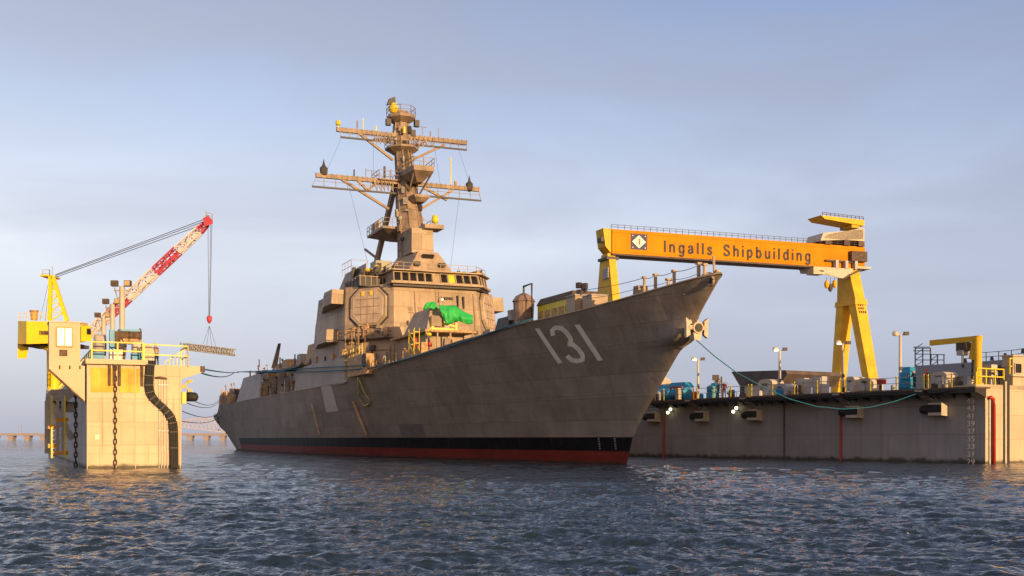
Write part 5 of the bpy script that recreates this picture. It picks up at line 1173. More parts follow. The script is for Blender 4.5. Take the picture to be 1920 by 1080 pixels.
# platforms
plats = [(1218, 1300), (1307, 1403), (1409, 1577), (1585, 1732), (1740, 1830)]
for x0, x1 in plats:
    a1, a0 = D.A(x0, 1.4), D.A(x1, 1.4)
    pl = MB().box(a0, a1, -.5, 1.5, zD, zD+.14).build('platform', M_rust, dk)
    mb = MB(); n = max(3, int((a1-a0)/1.3))
    for i in range(n+1):
        a = a0+.1+(a1-a0-.2)*i/n; mb.prism([(a-.05, .0, zD-.75), (a-.05, 1.45, zD-.25), (a-.05, 1.45, zD-.003), (a-.05, 0, zD-.003)], [(a+.05, .0, zD-.75), (a+.05, 1.45, zD-.25), (a+.05, 1.45, zD-.003), (a+.05, 0, zD-.003)])
    mb.box(a0, a1, 1.4, 1.48, zD-.35, zD-.002); mb.build('platform_brackets', M_dark, pl)
for i, px in enumerate((1302, 1405, 1581, 1736)):
    a = D.A(px, .5); MB().prism([(a-.4, 0, zD-1.0), (a+.4, 0, zD-1.0), (a+.4, 1.5, zD-.1), (a-.4, 1.5, zD-.1)], [(a-.4, 0, zD+.15), (a+.4, 0, zD+.15), (a+.4, 1.5, zD+.15), (a-.4, 1.5, zD+.15)]).build('corbel', M_cream, dk)
a = D.A(1838, .4); MB().prism([(-.02, 0, zD-.75), (.8, 0, zD-.75), (.8, 1.4, zD-.1), (-.02, 1.4, zD-.1)], [(-.02, 0, zD+.33), (.8, 0, zD+.33), (.8, 1.4, zD+.33), (-.02, 1.4, zD+.33)]).build('corbel', M_docke, dk)
# fender boxes
fnd = None
for x0, x1, y0, y1, lab in ((1745, 1770, 755, 780, 'largest black roller fender box, nearest the draft numbers'), (1590, 1612, 762, 783, 'roller fender box over the right hand thin red pipe'), (1404, 1423, 768, 788, 'roller fender box beside the lit twin lamps in the middle of the wall'), (1308, 1323, 771, 790, 'roller fender box between the two pairs of lit lamps'), (1218, 1232, 772, 791, 'smallest roller fender box next to the warship bow')):
    aR, aL_ = D.A(x1, .5), D.A(x0, .5); z0, z1 = D.Z(y1, aR, .5), D.Z(y0, aR, .5)
    w = D.W((aR), 0, (z0+z1)/2)
    if fnd is None:
        fnd = thing('roller_fender', lab, 'fender', w, D.ang, 'roller fenders on the dock wall'); hh = (z1-z0)/2; ll = aL_-aR
        MB().prism([(0, 0, -hh), (ll*1.0, 0, -hh), (ll*1.0, .85, -hh*.9), (0, .85, -hh*.9)], [(0, 0, hh), (ll*1.0, 0, hh), (ll*1.0, .85, hh), (0, .85, hh)]).build('housing', M_cream, fnd)
        MB().lathe([(.36, ll-.3), (.38, ll), (.38, ll+.7), (.3, ll+.95), (.05, ll+1.05)], (0, .5, .0), 14, axis='x').build('roller', M_rubber, fnd, smooth=True)
        MB().box(-.02, ll, .86, .9, hh*.2-.35, hh*.2+.3).build('opening', M_rubber, fnd)
    else: dup(fnd, w, D.ang, lab)
# lit twin lamps under the platforms
tl0 = None
for px, py, lab in ((1378, 768.5, 'lit twin bulkhead lamps left of the middle roller fender'), (1255, 770.5, 'lit twin bulkhead lamps near the warship bow')):
    a = D.A(px, .5); w = D.W(a, .1, D.Z(py, a, .5))
    if tl0 is None:
        tl0 = thing('bulkhead_lamp', lab, 'lamp', w, D.ang, 'lit lamps under the dock platforms')
        for d in (.22, -.22): MB().lathe([(.05, .0), (.17, .05), (.17, .2), (.05, .26)], (d, .3, -d*.8), 10, axis='y').build('bulb', M_lamp, tl0)
        MB().bar((.5, 0, .2), (-.4, .1, -.15), .1).build('bracket', M_bar, tl0)
    else: dup(tl0, w, D.ang, lab)
# dock guard rails
t = dthing('guard_rail', 'yellow and grey guard rail along the outer edge of the dock platforms', 'railing')
for x0, x1 in plats:
    a1, a0 = D.A(x0, 1.4), D.A(x1, 1.4); mb = MB(); z0 = zD+.14
    mb.bar((a0, 1.4, z0+1.05), (a1, 1.4, z0+1.05), .05); mb.bar((a0, 1.4, z0+.55), (a1, 1.4, z0+.55), .04); mb.build('wire_rail', M_clut2, t)
    n = max(2, int((a1-a0)/2.4))
    for i in range(n+1): a = a0+(a1-a0)*i/n; MB().bar((a, 1.4, z0), (a, 1.4, z0+1.2), .09).build('post', M_yel, t)
mb = MB(); rail(mb, [(.1, .9, zD+.35), (.1, -2.6, zD+.35)], 1.3, .05, 1.1, 1); rail(mb, [(.1, D.B(1893, .1), zD+1.3), (.1, -9, zD+1.3)], 1.3, .05, 1.2, 1); mb.build('end_rail', M_yel, t)
# lamp posts on the dock
lp = None
for px, yt, lab, lit in ((1688, 628, 'nearest twin headed lamp post on the dock, by the blue drum', 0), (1580, 645, 'twin headed lamp post in front of the gantry leg', 1), (1462, 657, 'twin headed lamp post left of the grey lockers, one head lit', 1), (1309, 675, 'farthest twin headed lamp post on the dock, near the warship bow', 1)):
    b = -1.5; a = D.A(px, b); w = D.W(a, b, zD); zt_ = D.Z(yt, a, b)
    if lp is None:
        h0 = zt_-zD; lp = thing('lamp_post', lab, 'lamp post', w, 0, 'lamp posts on the dock wall'); lph = h0
        MB().tube([(0, 0, 0), (0, 0, h0)], .16, 10, .11).build('pole', M_cream, lp); MB().bar((-.45, 0, h0), (.5, 0, h0), .08).build('cross_arm', M_cream, lp)
        MB().cb((0, -.18, h0*.42), (.25, .15, .3)).build('junction_box', M_bar, lp)
        hd = MB().lathe([(.12, -.1), (.3, 0), (.28, .25), (.1, .35)], (-.45, -.1, h0), 10).build('lamp_head', M_cream, lp); MB().lathe([(.22, -.14), (.22, -.02)], (-.45, -.2, h0+.05), 10).build('lens', M_lens, hd)
        hd = MB().cb((.5, -.1, h0+.12), (.42, .35, .3)).build('lamp_head', M_brn, lp)
    else:
        o = dup(lp, (w.x, w.y, zt_-lph), 0, lab)
        for ch in o.children:
            for g in ch.children:
                if g.name.startswith('lens') and lit:
                    g.data = g.data.copy(); g.data.materials.clear(); g.data.materials.append(M_lamp if px != 1580 else M_lamp2); g.name = 'lit_lens'
                    me = g.data; me.transform(Matrix.Translation((0, -.22, 0)))
# machinery on the dock
def dbox(t, nm, px0, px1, py0, py1, b, dep, m, taper=0., chamf=0.):
    a1, a0 = D.A(px0, b), D.A(px1, b); am = (a0+a1)/2; z1 = D.Z(py0, am, b); z0 = D.Z(py1, am, b)
    dx = (a1-a0)*taper/2
    return MB().pz([(a0, b-dep), (a1, b-dep), (a1, b), (a0, b)], z0, z1, [(a0+dx, b-dep+dep*taper/2), (a1-dx, b-dep+dep*taper/2), (a1-dx, b-dep*taper/2), (a0+dx, b-dep*taper/2)]).build(nm, m, t)
def dcyl(t, nm, px0, px1, py0, py1, b, m, axis='z', prof=None):
    a1, a0 = D.A(px0, b), D.A(px1, b); am = (a0+a1)/2; z1 = D.Z(py0, am, b); z0 = D.Z(py1, am, b); r = (a1-a0)/2
    if axis == 'z': return MB().lathe([(r*.9, z0), (r, z0+(z1-z0)*.1), (r, z0+(z1-z0)*.45), (r*.85, z0+(z1-z0)*.5), (r*.95, z0+(z1-z0)*.55), (r*.92, z0+(z1-z0)*.88), (r*.45, z1)], (am, b, 0), 16).build(nm, m, t, smooth=False)
    r = (z1-z0)/2; return MB().lathe([(r*.6, a0), (r, a0+.05), (r, a0+(a1-a0)*.3), (r*.7, a0+(a1-a0)*.33), (r*.7, a0+(a1-a0)*.66), (r, a0+(a1-a0)*.7), (r, a1-.05), (r*.6, a1)], (0, b, z0+r), 14, axis='x').build(nm, m, t)
t = dthing('mooring_winch', 'large bright blue mooring winch with red cable near the warship bow', 'winch')
dcyl(t, 'drum', 1248, 1290, 727, 752, -.2, M_blue, 'x'); dbox(t, 'top_case', 1250, 1287, 717, 727, -.4, 1.2, M_blue, .3); dbox(t, 'red_hose', 1256, 1278, 725, 728, .15, .2, M_red); dbox(t, 'frame', 1252, 1288, 745, 757, -.1, 1.5, M_blue)
t = dthing('mooring_winch', 'smaller blue winch half hidden behind the warship stem', 'winch')
dcyl(t, 'drum', 1222, 1245, 729, 752, -.2, M_blue, 'x'); dbox(t, 'top_case', 1224, 1243, 722, 730, -.4, 1.2, M_blue, .3)
t = dthing('capstan', 'blue capstan drum beside two dark clothed workers on the dock', 'capstan'); dcyl(t, 'drum', 1328, 1344, 722, 749, -.3, M_blue); dbox(t, 'cap', 1331, 1341, 718, 723, -.1, .9, M_blue, .3)
t = dthing('capstan', 'large blue capstan drum at the foot of the nearest lamp post', 'capstan'); dcyl(t, 'drum', 1688, 1712, 695, 731, -.2, M_blue); dbox(t, 'cap', 1690, 1706, 688, 696, 0, .8, M_blue, .2)
t = dthing('capstan', 'small green and teal valve head right of the two workers', 'capstan'); dbox(t, 'head', 1362, 1370, 731, 739, -.2, .6, M_teal, .4); dbox(t, 'stem', 1365, 1367.5, 739, 750, -.4, .2, M_bar)
def housing(px0, px1, py0, py1, b, lab, m=M_cream, ms=M_grey):
    """rounded top machinery housing"""
    t = dthing('winch_housing', lab, 'housing'); a1, a0 = D.A(px0, b), D.A(px1, b); am = (a0+a1)/2; z1 = D.Z(py0, am, b); z0 = D.Z(py1, am, b); n = 6
    prof = [(a1, z0)]+[(a1-(a1-a0)*.35*(1-math.cos(math.pi/2*i/n)), z1-(z1-z0)*.35*(1-math.sin(math.pi/2*i/n))) for i in range(n+1)]+[(a0+(a1-a0)*.35*(1-math.cos(math.pi/2*(n-i)/n)), z1-(z1-z0)*.35*(1-math.sin(math.pi/2*(n-i)/n))) for i in range(n+1)]+[(a0, z0)]
    MB().prism([(x, b, z) for x, z in prof], [(x, b-1.6, z) for x, z in prof]).build('shell', m, t)
    MB().box(a0+.2*(a1-a0), a1-.25*(a1-a0), b, b+.06, z0+.1*(z1-z0), z0+.6*(z1-z0)).build('door', ms, t)
    MB().box(a0+.3*(a1-a0), a1-.35*(a1-a0), b+.05, b+.12, z0+.65*(z1-z0), z0+.75*(z1-z0)).build('handle', M_bar, t)
    return t
housing(1420, 1449, 711, 744, -.4, 'cream rounded winch housing in front of the brown hull block')
housing(1450, 1474, 719, 742, -.4, 'lower dark and cream winch housing at the middle lamp post foot', M_grey, M_blue)
housing(1584, 1603, 706, 733, -.4, 'grey winch housing directly under the gantry leg')
housing(1606, 1634, 709, 733, -.6, 'wide low winch housing right of the gantry leg foot', M_cream)
housing(1744, 1775, 697, 726, -.4, 'cream drum housing right of the red helmeted worker')
for x0, x1, y0, y1, lab in ((1492, 1508, 709, 742, 'left hand tall grey electrical locker on the dock'), (1523, 1541, 706, 740, 'right hand tall grey electrical locker on the dock')):
    t = dthing('electrical_locker', lab, 'locker'); dbox(t, 'cabinet', x0, x1, y0, y1, -.5, 1.0, M_grey); dbox(t, 'door', x0+3, x1-3, y0+3, y1-4, -.44, .05, M_cream)
t = dthing('red_box', 'small red box on the dock right of the gantry leg', 'box'); dbox(t, 'box', 1644, 1654, 711, 720, -.3, .6, M_red); dbox(t, 'post', 1648, 1651, 720, 733, -.4, .2, M_bar)
t = dthing('steel_drum', 'small red and blue drums behind the rail near the farthest lamp post', 'drum'); dcyl(t, 'drum', 1299, 1306, 734, 750, -.6, M_red); dcyl(t, 'drum', 1312, 1318, 738, 751, -.6, M_blue)
for px, b, lab, j, hat, h, rz in ((1347, .3, 'left of two workers in dark clothes beside the blue capstan', C_blk, None, 1.75, 60), (1358, .3, 'right of two workers in dark clothes, brown coat, beside the blue capstan', C_mar, None, 1.75, 150), (1715, .5, 'worker in navy overalls bending at the large blue capstan', C_navy, None, 1.7, 100), (1737, .5, 'worker in dark red jacket and red helmet on the dock', C_mar, M_red, 1.65, 200)):
    a = D.A(px, b); person(lab, D.W(a, b, zD+.14), R(rz), j, C_blk, hat, h, 'lean' if px == 1715 else 'stand')
random.seed(31)
for i in range(60):
    a = random.uniform(1.5, 62); b = random.uniform(-1.6, 1.2); z = zD+.14; k_ = random.random(); h_ = random.uniform(.3, 1.3)
    mb = MB(); m_ = random.choice([M_clut2, M_cream, M_bar, M_rust, M_bar, M_grey])
    if k_ < .4: mb.pz([(a-.25, b-.25), (a+.25, b-.25), (a+.25, b+.25), (a-.25, b+.25)], z, z+h_, [(a-.2, b-.2), (a+.2, b-.2), (a+.2, b+.2), (a-.2, b+.2)])
    elif k_ < .7: mb.tube([(a, b, z), (a, b, z+h_*1.2), (a+.4, b, z+h_*1.4)], .05, 6)
    else: mb.lathe([(.2, 0), (.24, .1), (.24, h_*.7), (.1, h_*.8)], (a, b, z), 10)
    mb.build('deck_fitting', m_, dk)
mb = MB()
for k_ in range(3):
    pts_ = [(2+j*1.5, 1.52+.05*math.sin(j*1.3+k_), zD-.15-.22*k_-.14*abs(math.sin(j*.9+k_))) for j in range(40)]
    mb.tube(pts_, .035, 5)
for k_ in range(3): pass
mb.build('service_hoses', M_rubber, dk)
# jib crane on the dock corner
t = dthing('jib_crane', 'yellow pillar jib crane with electric hoist at the dock corner', 'jib crane')
ja, jb = D.A(1834, .2), .2; zj = D.Z(630, ja, jb)
MB().lathe([(.42, zD+.34), (.42, zD+.45), (.3, zD+.5), (.3, zj-.1), (.34, zj)], (ja, jb, 0), 16).build('pillar', M_yelc, t, smooth=False)
pe = D.PB(1745, 637, .2); jz = (zj-.2)
MB().bar((ja-.3, jb, jz), (pe.x, jb, jz-.05), .3, .45).build('boom', M_yelc, t)
MB().bar((ja+.55, jb, zj-1.9), (ja+.2, jb, zj-.4), .2, .6).build('knee_brace', M_yelc, t)
MB().tube([(ja+.6, jb, zD+.8), (ja+.5, jb, zj-1.8)], .09, 8).build('conduit', M_rust, t)
hp = D.PB(1806, 645, .2); MB().box(hp.x-.55, hp.x+.45, -.15, .55, hp.z-.6, hp.z+.1).build('hoist', M_rust, t)
MB().box(hp.x-.25, hp.x+.35, -.2, .6, hp.z-.95, hp.z-.55).build('hoist_motor', M_steel, t)
MB().tube([(hp.x, .2, hp.z-.6), (hp.x, .2, hp.z-1.5), (hp.x+.12, .2, hp.z-1.6)], .04, 6).build('hook', M_yel, t)
# operator house at the right edge
t = dthing('control_cabin', 'pale control house with dark window on the dock end at the right edge', 'cabin')
y0 = D.B(1893, .3); zc0 = zD+.35; MB().box(.0, 1.0, -14, y0, zc0, D.Z(668, .3, y0)).build('house_wall', M_docke, t)
zt_ = D.Z(668, .3, y0); MB().box(-.15, 1.1, -14.1, y0+.12, zt_, zt_+.12).build('roof', M_cream, t)
wn = MB().box(-.04, .0, D.B(1914, 0), D.B(1901.5, 0), D.Z(700, 0, -4), D.Z(681, 0, -4)).build('window', M_glass, t)
mb = MB(); q = [(-.06, D.B(1914, 0), D.Z(700, 0, -4)), (-.06, D.B(1901.5, 0), D.Z(700, 0, -4)), (-.06, D.B(1901.5, 0), D.Z(681, 0, -4)), (-.06, D.B(1914, 0), D.Z(681, 0, -4))]
for i in range(4): mb.bar(q[i], q[(i+1) % 4], .08)
mb.build('window_frame', M_cream, wn); MB().box(-.3, 0, -14, D.B(1893, 0), zD+1.1, zD+1.25).build('balcony', M_cream, t)
t = dthing('gate_machine', 'small pale machine with black hoop beside the control house', 'machine')
MB().box(.6, 1.6, D.B(1871, .6), D.B(1858, .6), zD+.35, D.Z(697, .6, -1)).build('body', M_grey, t); MB().box(.5, 1.3, D.B(1868, .6), D.B(1857, .6), D.Z(697, .6, -1), D.Z(683, .6, -1)).build('hood', M_cream, t)
MB().tube([(.2, D.B(1855, .2)+math.cos(a)*.7-.4, zD+.4+math.sin(a)*.9) for a in np.linspace(0, math.pi, 9)], .1, 6).build('hoop', M_rubber, t)
t = dthing('hatch_frame', 'dark doorway frame between the machine and the control house', 'doorway'); MB().box(.9, 2, D.B(1885, .9), D.B(1876, .9), zD+.35, D.Z(684, .9, -2)).build('frame', M_brn, t); MB().box(.85, .9, D.B(1884, .9), D.B(1877, .9), zD+.4, D.Z(687, .9, -2)).build('door', M_dark, t)

# ------------------------------------------------------------------ far things on the right: gantry crane, hulls, quay
MB().box(0, 420, 260, 700, -2, 2.2).build('quay', M_quay, None, kind='structure')
GY0, GY1 = 330., 361.
gl = at(1140, 475, GY0); gr_ = at(1610, 505, GY1)
gdir = Vector((gr_.x-gl.x, gr_.y-gl.y, 0)); gang = math.atan2(gdir.y, gdir.x); G = Frame(gl.x, gl.y, gang); GL = gdir.length
ga = thing('gantry_crane', 'huge yellow goliath gantry crane with black lettering on its orange girder', 'gantry crane', (gl.x, gl.y, 0), gang)
zb = G.Z(475, 0, 0); zb2 = G.Z(503, GL, 0); zt0 = G.Z(425, 0, 0); zt1 = G.Z(466, GL, 0); zb = (zb+zb2)/2; zt = (zt0+zt1)/2; gw_ = 6.
aend = G.A(1622, 0)
a0g = G.A(1148, 0)
gird = MB().box(a0g, aend, 0, gw_, zb, zt).build('girder', M_org, ga)
mb = MB(); mb.box(a0g, aend, -.12, 0, zt-.9, zt-.75); mb.box(a0g, aend, -.12, 0, zb+.55, zb+.7)
for i in range(1, 14): mb.box(aend*i/14-.04, aend*i/14+.04, -.06, 0, zb+.7, zt-.9)
mb.build('stiffener', M_org, gird)
MB().box(a0g, aend, .05, gw_-.05, zb-.5, zb-.003).build('under_rail', M_brn, gird)
rail(MB(), [(1, -.1, zt), (aend-2, -.1, zt)], 1.3, .06, 2.1, 1).build('top_rail', M_bar, gird)
# end cap on the left
ae = G.A(1131, .5)
MB().prism([(ae+.7, .5, zb+2.0), (a0g-.05, .5, zb), (a0g-.05, 5.5, zb), (ae+.7, 5.5, zb+2.0)], [(ae, .5, zt+.2), (a0g-.05, .5, zt+.2), (a0g-.05, 5.5, zt+.2), (ae, 5.5, zt+.2)]).build('end_housing', M_yelc, ga)
MB().box(ae-.8, ae+.1, .2, 3, zb+3.2, zb+4.4).build('end_platform', M_bar, ga)
# lettering
x0, x1 = G.A(1245, -.15), G.A(1520, -.15)
GL_ = {   # plain grotesque letters as strokes; x-height 1, capitals and ascenders 1.42
 'I': (.28, [[(.14, 0), (.14, 1.42)]]), 'l': (.26, [[(.13, 0), (.13, 1.42)]]), 'i': (.26, [[(.13, 0), (.13, 1.0)], [(.13, 1.24), (.13, 1.42)]]),
 'n': (.78, [[(.13, 0), (.13, 1.0)], [(.13, .68), (.22, .88), (.40, .95), (.57, .88), (.65, .68), (.65, 0)]]),
 'h': (.78, [[(.13, 0), (.13, 1.42)], [(.13, .68), (.22, .88), (.40, .95), (.57, .88), (.65, .68), (.65, 0)]]),
 'u': (.78, [[(.65, 0), (.65, 1.0)], [(.65, .32), (.56, .12), (.38, .05), (.21, .12), (.13, .32), (.13, 1.0)]]),
 'p': (.82, [[(.13, -.40), (.13, 1.0)], [(.13, .68), (.24, .90), (.42, .95), (.60, .85), (.69, .5), (.60, .15), (.42, .05), (.24, .10), (.13, .32)]]),
 'b': (.82, [[(.13, 0), (.13, 1.42)], [(.13, .68), (.24, .90), (.42, .95), (.60, .85), (.69, .5), (.60, .15), (.42, .05), (.24, .10), (.13, .32)]]),
 'd': (.82, [[(.69, 0), (.69, 1.42)], [(.69, .68), (.58, .90), (.40, .95), (.22, .85), (.13, .5), (.22, .15), (.40, .05), (.58, .10), (.69, .32)]]),
 'g': (.82, [[(.69, 1.0), (.69, -.12), (.60, -.32), (.40, -.38), (.20, -.30), (.14, -.18)], [(.69, .68), (.58, .90), (.40, .95), (.22, .85), (.13, .5), (.22, .15), (.40, .05), (.58, .10), (.69, .32)]]),
 'a': (.78, [[(.15, .70), (.24, .90), (.40, .95), (.56, .88), (.62, .72), (.62, .2), (.68, .05)], [(.62, .58), (.36, .52), (.18, .42), (.13, .25), (.22, .08), (.40, .05), (.56, .15), (.62, .32)]]),
 's': (.72, [[(.59, .72), (.52, .90), (.36, .95), (.19, .88), (.16, .72), (.24, .58), (.48, .46), (.60, .32), (.55, .12), (.36, .05), (.18, .12), (.12, .30)]]),
 'S': (.95, [[(.79, 1.02), (.72, 1.27), (.48, 1.37), (.24, 1.28), (.16, 1.06), (.26, .86), (.62, .66), (.82, .46), (.78, .20), (.50, .05), (.22, .13), (.12, .42)]]),
 ' ': (.62, [])}
def stroke2d(mb, pts, w, y0, y1):
    """one continuous flat stroke in the x-z plane with mitred corners"""
    pts = [Vector((p[0], 0, p[1])) for p in pts]; l, r = [], []
    for i, p in enumerate(pts):
        d0 = (p-pts[i-1]).normalized() if i else (pts[1]-p).normalized(); d1 = (pts[i+1]-p).normalized() if i < len(pts)-1 else d0
        d = (d0+d1).normalized(); nrm = Vector((-d.z, 0, d.x)); k_ = w/2/max(.5, d.dot(d0)); l.append(p+nrm*k_); r.append(p-nrm*k_)
    V = [Vector((q.x, y, q.z)) for y in (y0, y1) for q in l+r]; n = len(pts); fs = []
    for i in range(n-1): fs += [(i, i+1, n+i+1, n+i), (2*n+i+1, 2*n+i, 3*n+i, 3*n+i+1), (i, 2*n+i, 2*n+i+1, i+1), (n+i+1, 3*n+i+1, 3*n+i, n+i)]
    fs += [(0, n, 3*n, 2*n), (n-1, 3*n-1, 4*n-1, 2*n-1)]; mb.add(V, fs)
word = 'Ingalls Shipbuilding'; adv = .42; tw = sum(GL_[c_][0]+adv for c_ in word)-adv; kx = (x1-x0)/tw; kz = 2.35; cur = 0
zA, zB = G.Z(471.5, x0, 0), G.Z(491, x1, 0); zbase = (zA+zB)/2
for c_ in word:
    wd, sts = GL_[c_]
    if sts:
        mb = MB()
        for st in sts: stroke2d(mb, [(x0+(cur+p_[0])*kx, zbase+p_[1]*kz) for p_ in st], .235*kx, -.20, -.13)
        mb.build('letter', M_text, gird)
    cur += wd+adv
# emblem: dark square, pale diamond, small letter
e0, e1 = G.A(1183, -.1), G.A(1213, -.1); ez = G.Z(452.5, e0, 0); hw = (e1-e0)/2; ec = (e0+e1)/2; eh = hw*.86
emb = MB().box(e0, e1, -.16, -.121, ez-eh, ez+eh).build('emblem', mat('emblem navy', (.015, .03, .10), .6), gird)
def dia(s_, d): return [(ec-hw*s_, d, ez), (ec, d, ez-eh*s_), (ec+hw*s_, d, ez), (ec, d, ez+eh*s_)]
MB().prism(dia(.86, -.165), dia(.86, -.2)).build('emblem_diamond', mat('emblem white', (.75, .72, .66), .6), emb)
MB().prism([(ec-.12, -.205, ez-.9), (ec+.32, -.205, ez-.9), (ec+.32, -.205, ez+.9), (ec-.12, -.205, ez+.9)], [(ec-.12, -.23, ez-.9), (ec+.32, -.23, ez-.9), (ec+.32, -.23, ez+.9), (ec-.12, -.23, ez+.9)]).build('emblem_letter', mat('emblem red', (.5, .08, .05), .6), emb)
mb = MB()
for dx in (-1, 1):
    for dz in (-1, 1): mb.cb((ec+dx*hw*.78, -.18, ez+dz*eh*.76), (.3, .04, .3))
mb.build('emblem_dots', MATS['emblem white'], emb)
# right portal: wide A with box section legs
al, ar = G.A(1572, 0), G.A(1612, 0); ac_ = G.A(1592, 2)
zk = G.Z(566, ac_, 0); ztop = zb
MB().prism([(ac_-1.8, -3.6, zk), (ac_+1.8, -3.6, zk), (ac_+1.8, 5.7, zk), (ac_-1.8, 5.7, zk)], [(ac_-1.9, -.3, ztop), (ac_+1.9, -.3, ztop), (ac_+1.9, 5.2, ztop), (ac_-1.9, 5.2, ztop)]).build('leg_head', M_yelc, ga)
MB().prism([(ac_-2.3, -4.1, zk-1.2), (ac_+2.3, -4.1, zk-1.2), (ac_+2.3, 6.3, zk-1.2), (ac_-2.3, 6.3, zk-1.2)], [(ac_-2.2, -3.9, zk+.4), (ac_+2.2, -3.9, zk+.4), (ac_+2.2, 6.1, zk+.4), (ac_-2.2, 6.1, zk+.4)]).build('leg_collar', M_yelc, ga)
for (y0a, y0b, y1a, y1b) in ((-3.8, -.5, -14.6, -11.6), (2.6, 5.9, 8, 11)):
    lg = MB().prism([(ac_-1.5, y1a, 2.2), (ac_+1.5, y1a, 2.2), (ac_+1.5, y1b, 2.2), (ac_-1.5, y1b, 2.2)], [(ac_-2.0, y0a, zk-1.2), (ac_+2.0, y0a, zk-1.2), (ac_+2.0, y0b, zk-1.2), (ac_-2.0, y0b, zk-1.2)]).build('leg', M_yelc, ga)
    MB().cb((ac_, (y1a+y1b)/2, 2.6), (7, 5.5, 1.6)).build('bogie', M_brn, lg)
# letters on the leg: three short dark lines
fr = lambda z: interp(z, [2.2, zk-1.2], [-14.6, -3.8])-.06
for i, (py) in enumerate((570, 577, 584)):
    z = G.Z(py, ac_, -6); f_ = fr(z)
    mb = MB()
    for j in range(4 if i == 2 else 3): mb.prism([(ac_-1.2+j*.75, fr(z-.35), z-.35), (ac_-.75+j*.75, fr(z-.35), z-.35), (ac_-.75+j*.75, fr(z+.35), z+.35), (ac_-1.2+j*.75, fr(z+.35), z+.35)], [(ac_-1.2+j*.75, fr(z-.35)-.05, z-.35), (ac_-.75+j*.75, fr(z-.35)-.05, z-.35), (ac_-.75+j*.75, fr(z+.35)-.05, z+.35), (ac_-1.2+j*.75, fr(z+.35)-.05, z+.35)])
    mb.build('leg_marking', M_text, ga)
# left portal: slim leg pair
lc = G.A(1141, 3)
MB().box(lc-1.3, lc+1.1, .8, 5.2, G.Z(486, lc, 3), zb).build('leg_head', M_yelc, ga)
MB().box(lc-2.0, lc+1.8, -.1, 6.1, G.Z(489, lc, 3), G.Z(484, lc, 3)).build('leg_platform', M_bar, ga)
zq = G.Z(489, lc, 3)
MB().prism([(lc-1.6, -11, 2.2), (lc+1.4, -11, 2.2), (lc+1.4, 15, 2.2), (lc-1.6, 15, 2.2)], [(lc-1.3, -.1, zq), (lc+.9, -.1, zq), (lc+.9, 6.1, zq), (lc-1.3, 6.1, zq)]).build('leg', M_yelc, ga)
z_ = G.Z(512, lc, 0); MB().box(lc-1.72, lc-1.4, -.2, 3.4, z_-1.5, z_+1.5).build('leg_sign', M_clut2, ga)
# upper trolley with its own boom, lower trolley cabin, hooks
ua0, ua1 = G.A(1540, 0), G.A(1617, 0); zu0, zu1 = G.Z(458, ua1, 0), G.Z(428, ua1, 0)
tr = MB().prism([(ua0, -1, zu0+.8), (ua1, -1, zu0+.8), (ua1, 7, zu0+.8), (ua0, 7, zu0+.8)], [(ua0+2, -1, zu0+2.2), (ua1, -1, zu1), (ua1, 7, zu1), (ua0+2, 7, zu0+2.2)])
UT = tr.build('upper_trolley', M_cream, ga)
um = G.A(1580, 0)
MB().prism([(ua0-1, -1, zu0), (um+7, -1, zu0+1.4), (um+7, 7, zu0+1.4), (ua0-1, 7, zu0)], [(ua0, -1, zu0+2.4), (um+7, -1, zu1-.5), (um+7, 7, zu1-.5), (ua0, 7, zu0+2.4)]).build('trolley_hood', M_cream, UT)
mb = MB()
for a in (ua0+1, um, ua1-2): mb.box(a, a+2.2, -.8, 7, zt, zu0+1.0)
mb.build('trolley_wheels', M_brn, UT)
MB().cb(((um+ua0)/2+3, -1.05, zu0+4.0), (1.6, .06, 1.0)).build('trolley_window', M_glass, UT)
za, zb_ = G.Z(412, ua1, 0), G.Z(424, ua1, 0)
MB().prism([(ua0+1, -.5, za-.8), (ua1+.3, -.5, zb_), (ua1+.3, 6.5, zb_), (ua0+1, 6.5, za-.8)], [(ua0-.5, -.5, za+.25), (ua1+.3, -.5, za-.2), (ua1+.3, 6.5, za-.2), (ua0-.5, 6.5, za+.25)]).build('service_boom', M_yelc, UT)
MB().box(ua1-4, ua1-1, 0, 6, zu1, zb_+.5).build('boom_post', M_yelc, UT)
rail(MB(), [(ua0, -.5, za+.2), (ua1, -.5, za-.2)], 1.0, .07, 1.5).build('boom_rail', M_bar, UT)
la0, la1 = G.A(1520, 0), G.A(1594, 0); zl0, zl1 = G.Z(522, la1, 0), G.Z(503, la0, 0)
LT = MB().prism([(la0+.5, -1.5, zl0+1.5), (la0+4, -1.5, zl0+.4), (la1-4, -1.5, zl0-.4), (la1, -1.5, zl0+2), (la1, 6, zl0+2), (la0+.5, 6, zl0+1.5)], [(la0, -1.5, zb-.4), (la0+4, -1.5, zb-.4), (la1-4, -1.5, zb-.4), (la1, -1.5, zb-.4), (la1, 6, zb-.4), (la0, 6, zb-.4)]).build('lower_trolley', M_cream, ga)
MB().box(la0-.5, la0+3.5, -2.2, 1.5, zl0+.4, zb-.9).build('operator_cab', mat('cab tan', (.5, .42, .28), .5), LT)
MB().box(la0+1.8, la0+3.2, -2.26, -2.2, zl0+1.2, zb-1.6).build('cab_window', M_glass, LT)
for d in (0, 1.2, 2.4): MB().box(la0+8+d*3, la0+9+d*3, -1.8, -.4, zb-.5, zb+2.0).build('trolley_hanger', M_grey, LT)
MB().box(la0+5, la1+2, -.9, -.2, zb+1.6, zb+2.1).build('trolley_rail', M_bar, LT)
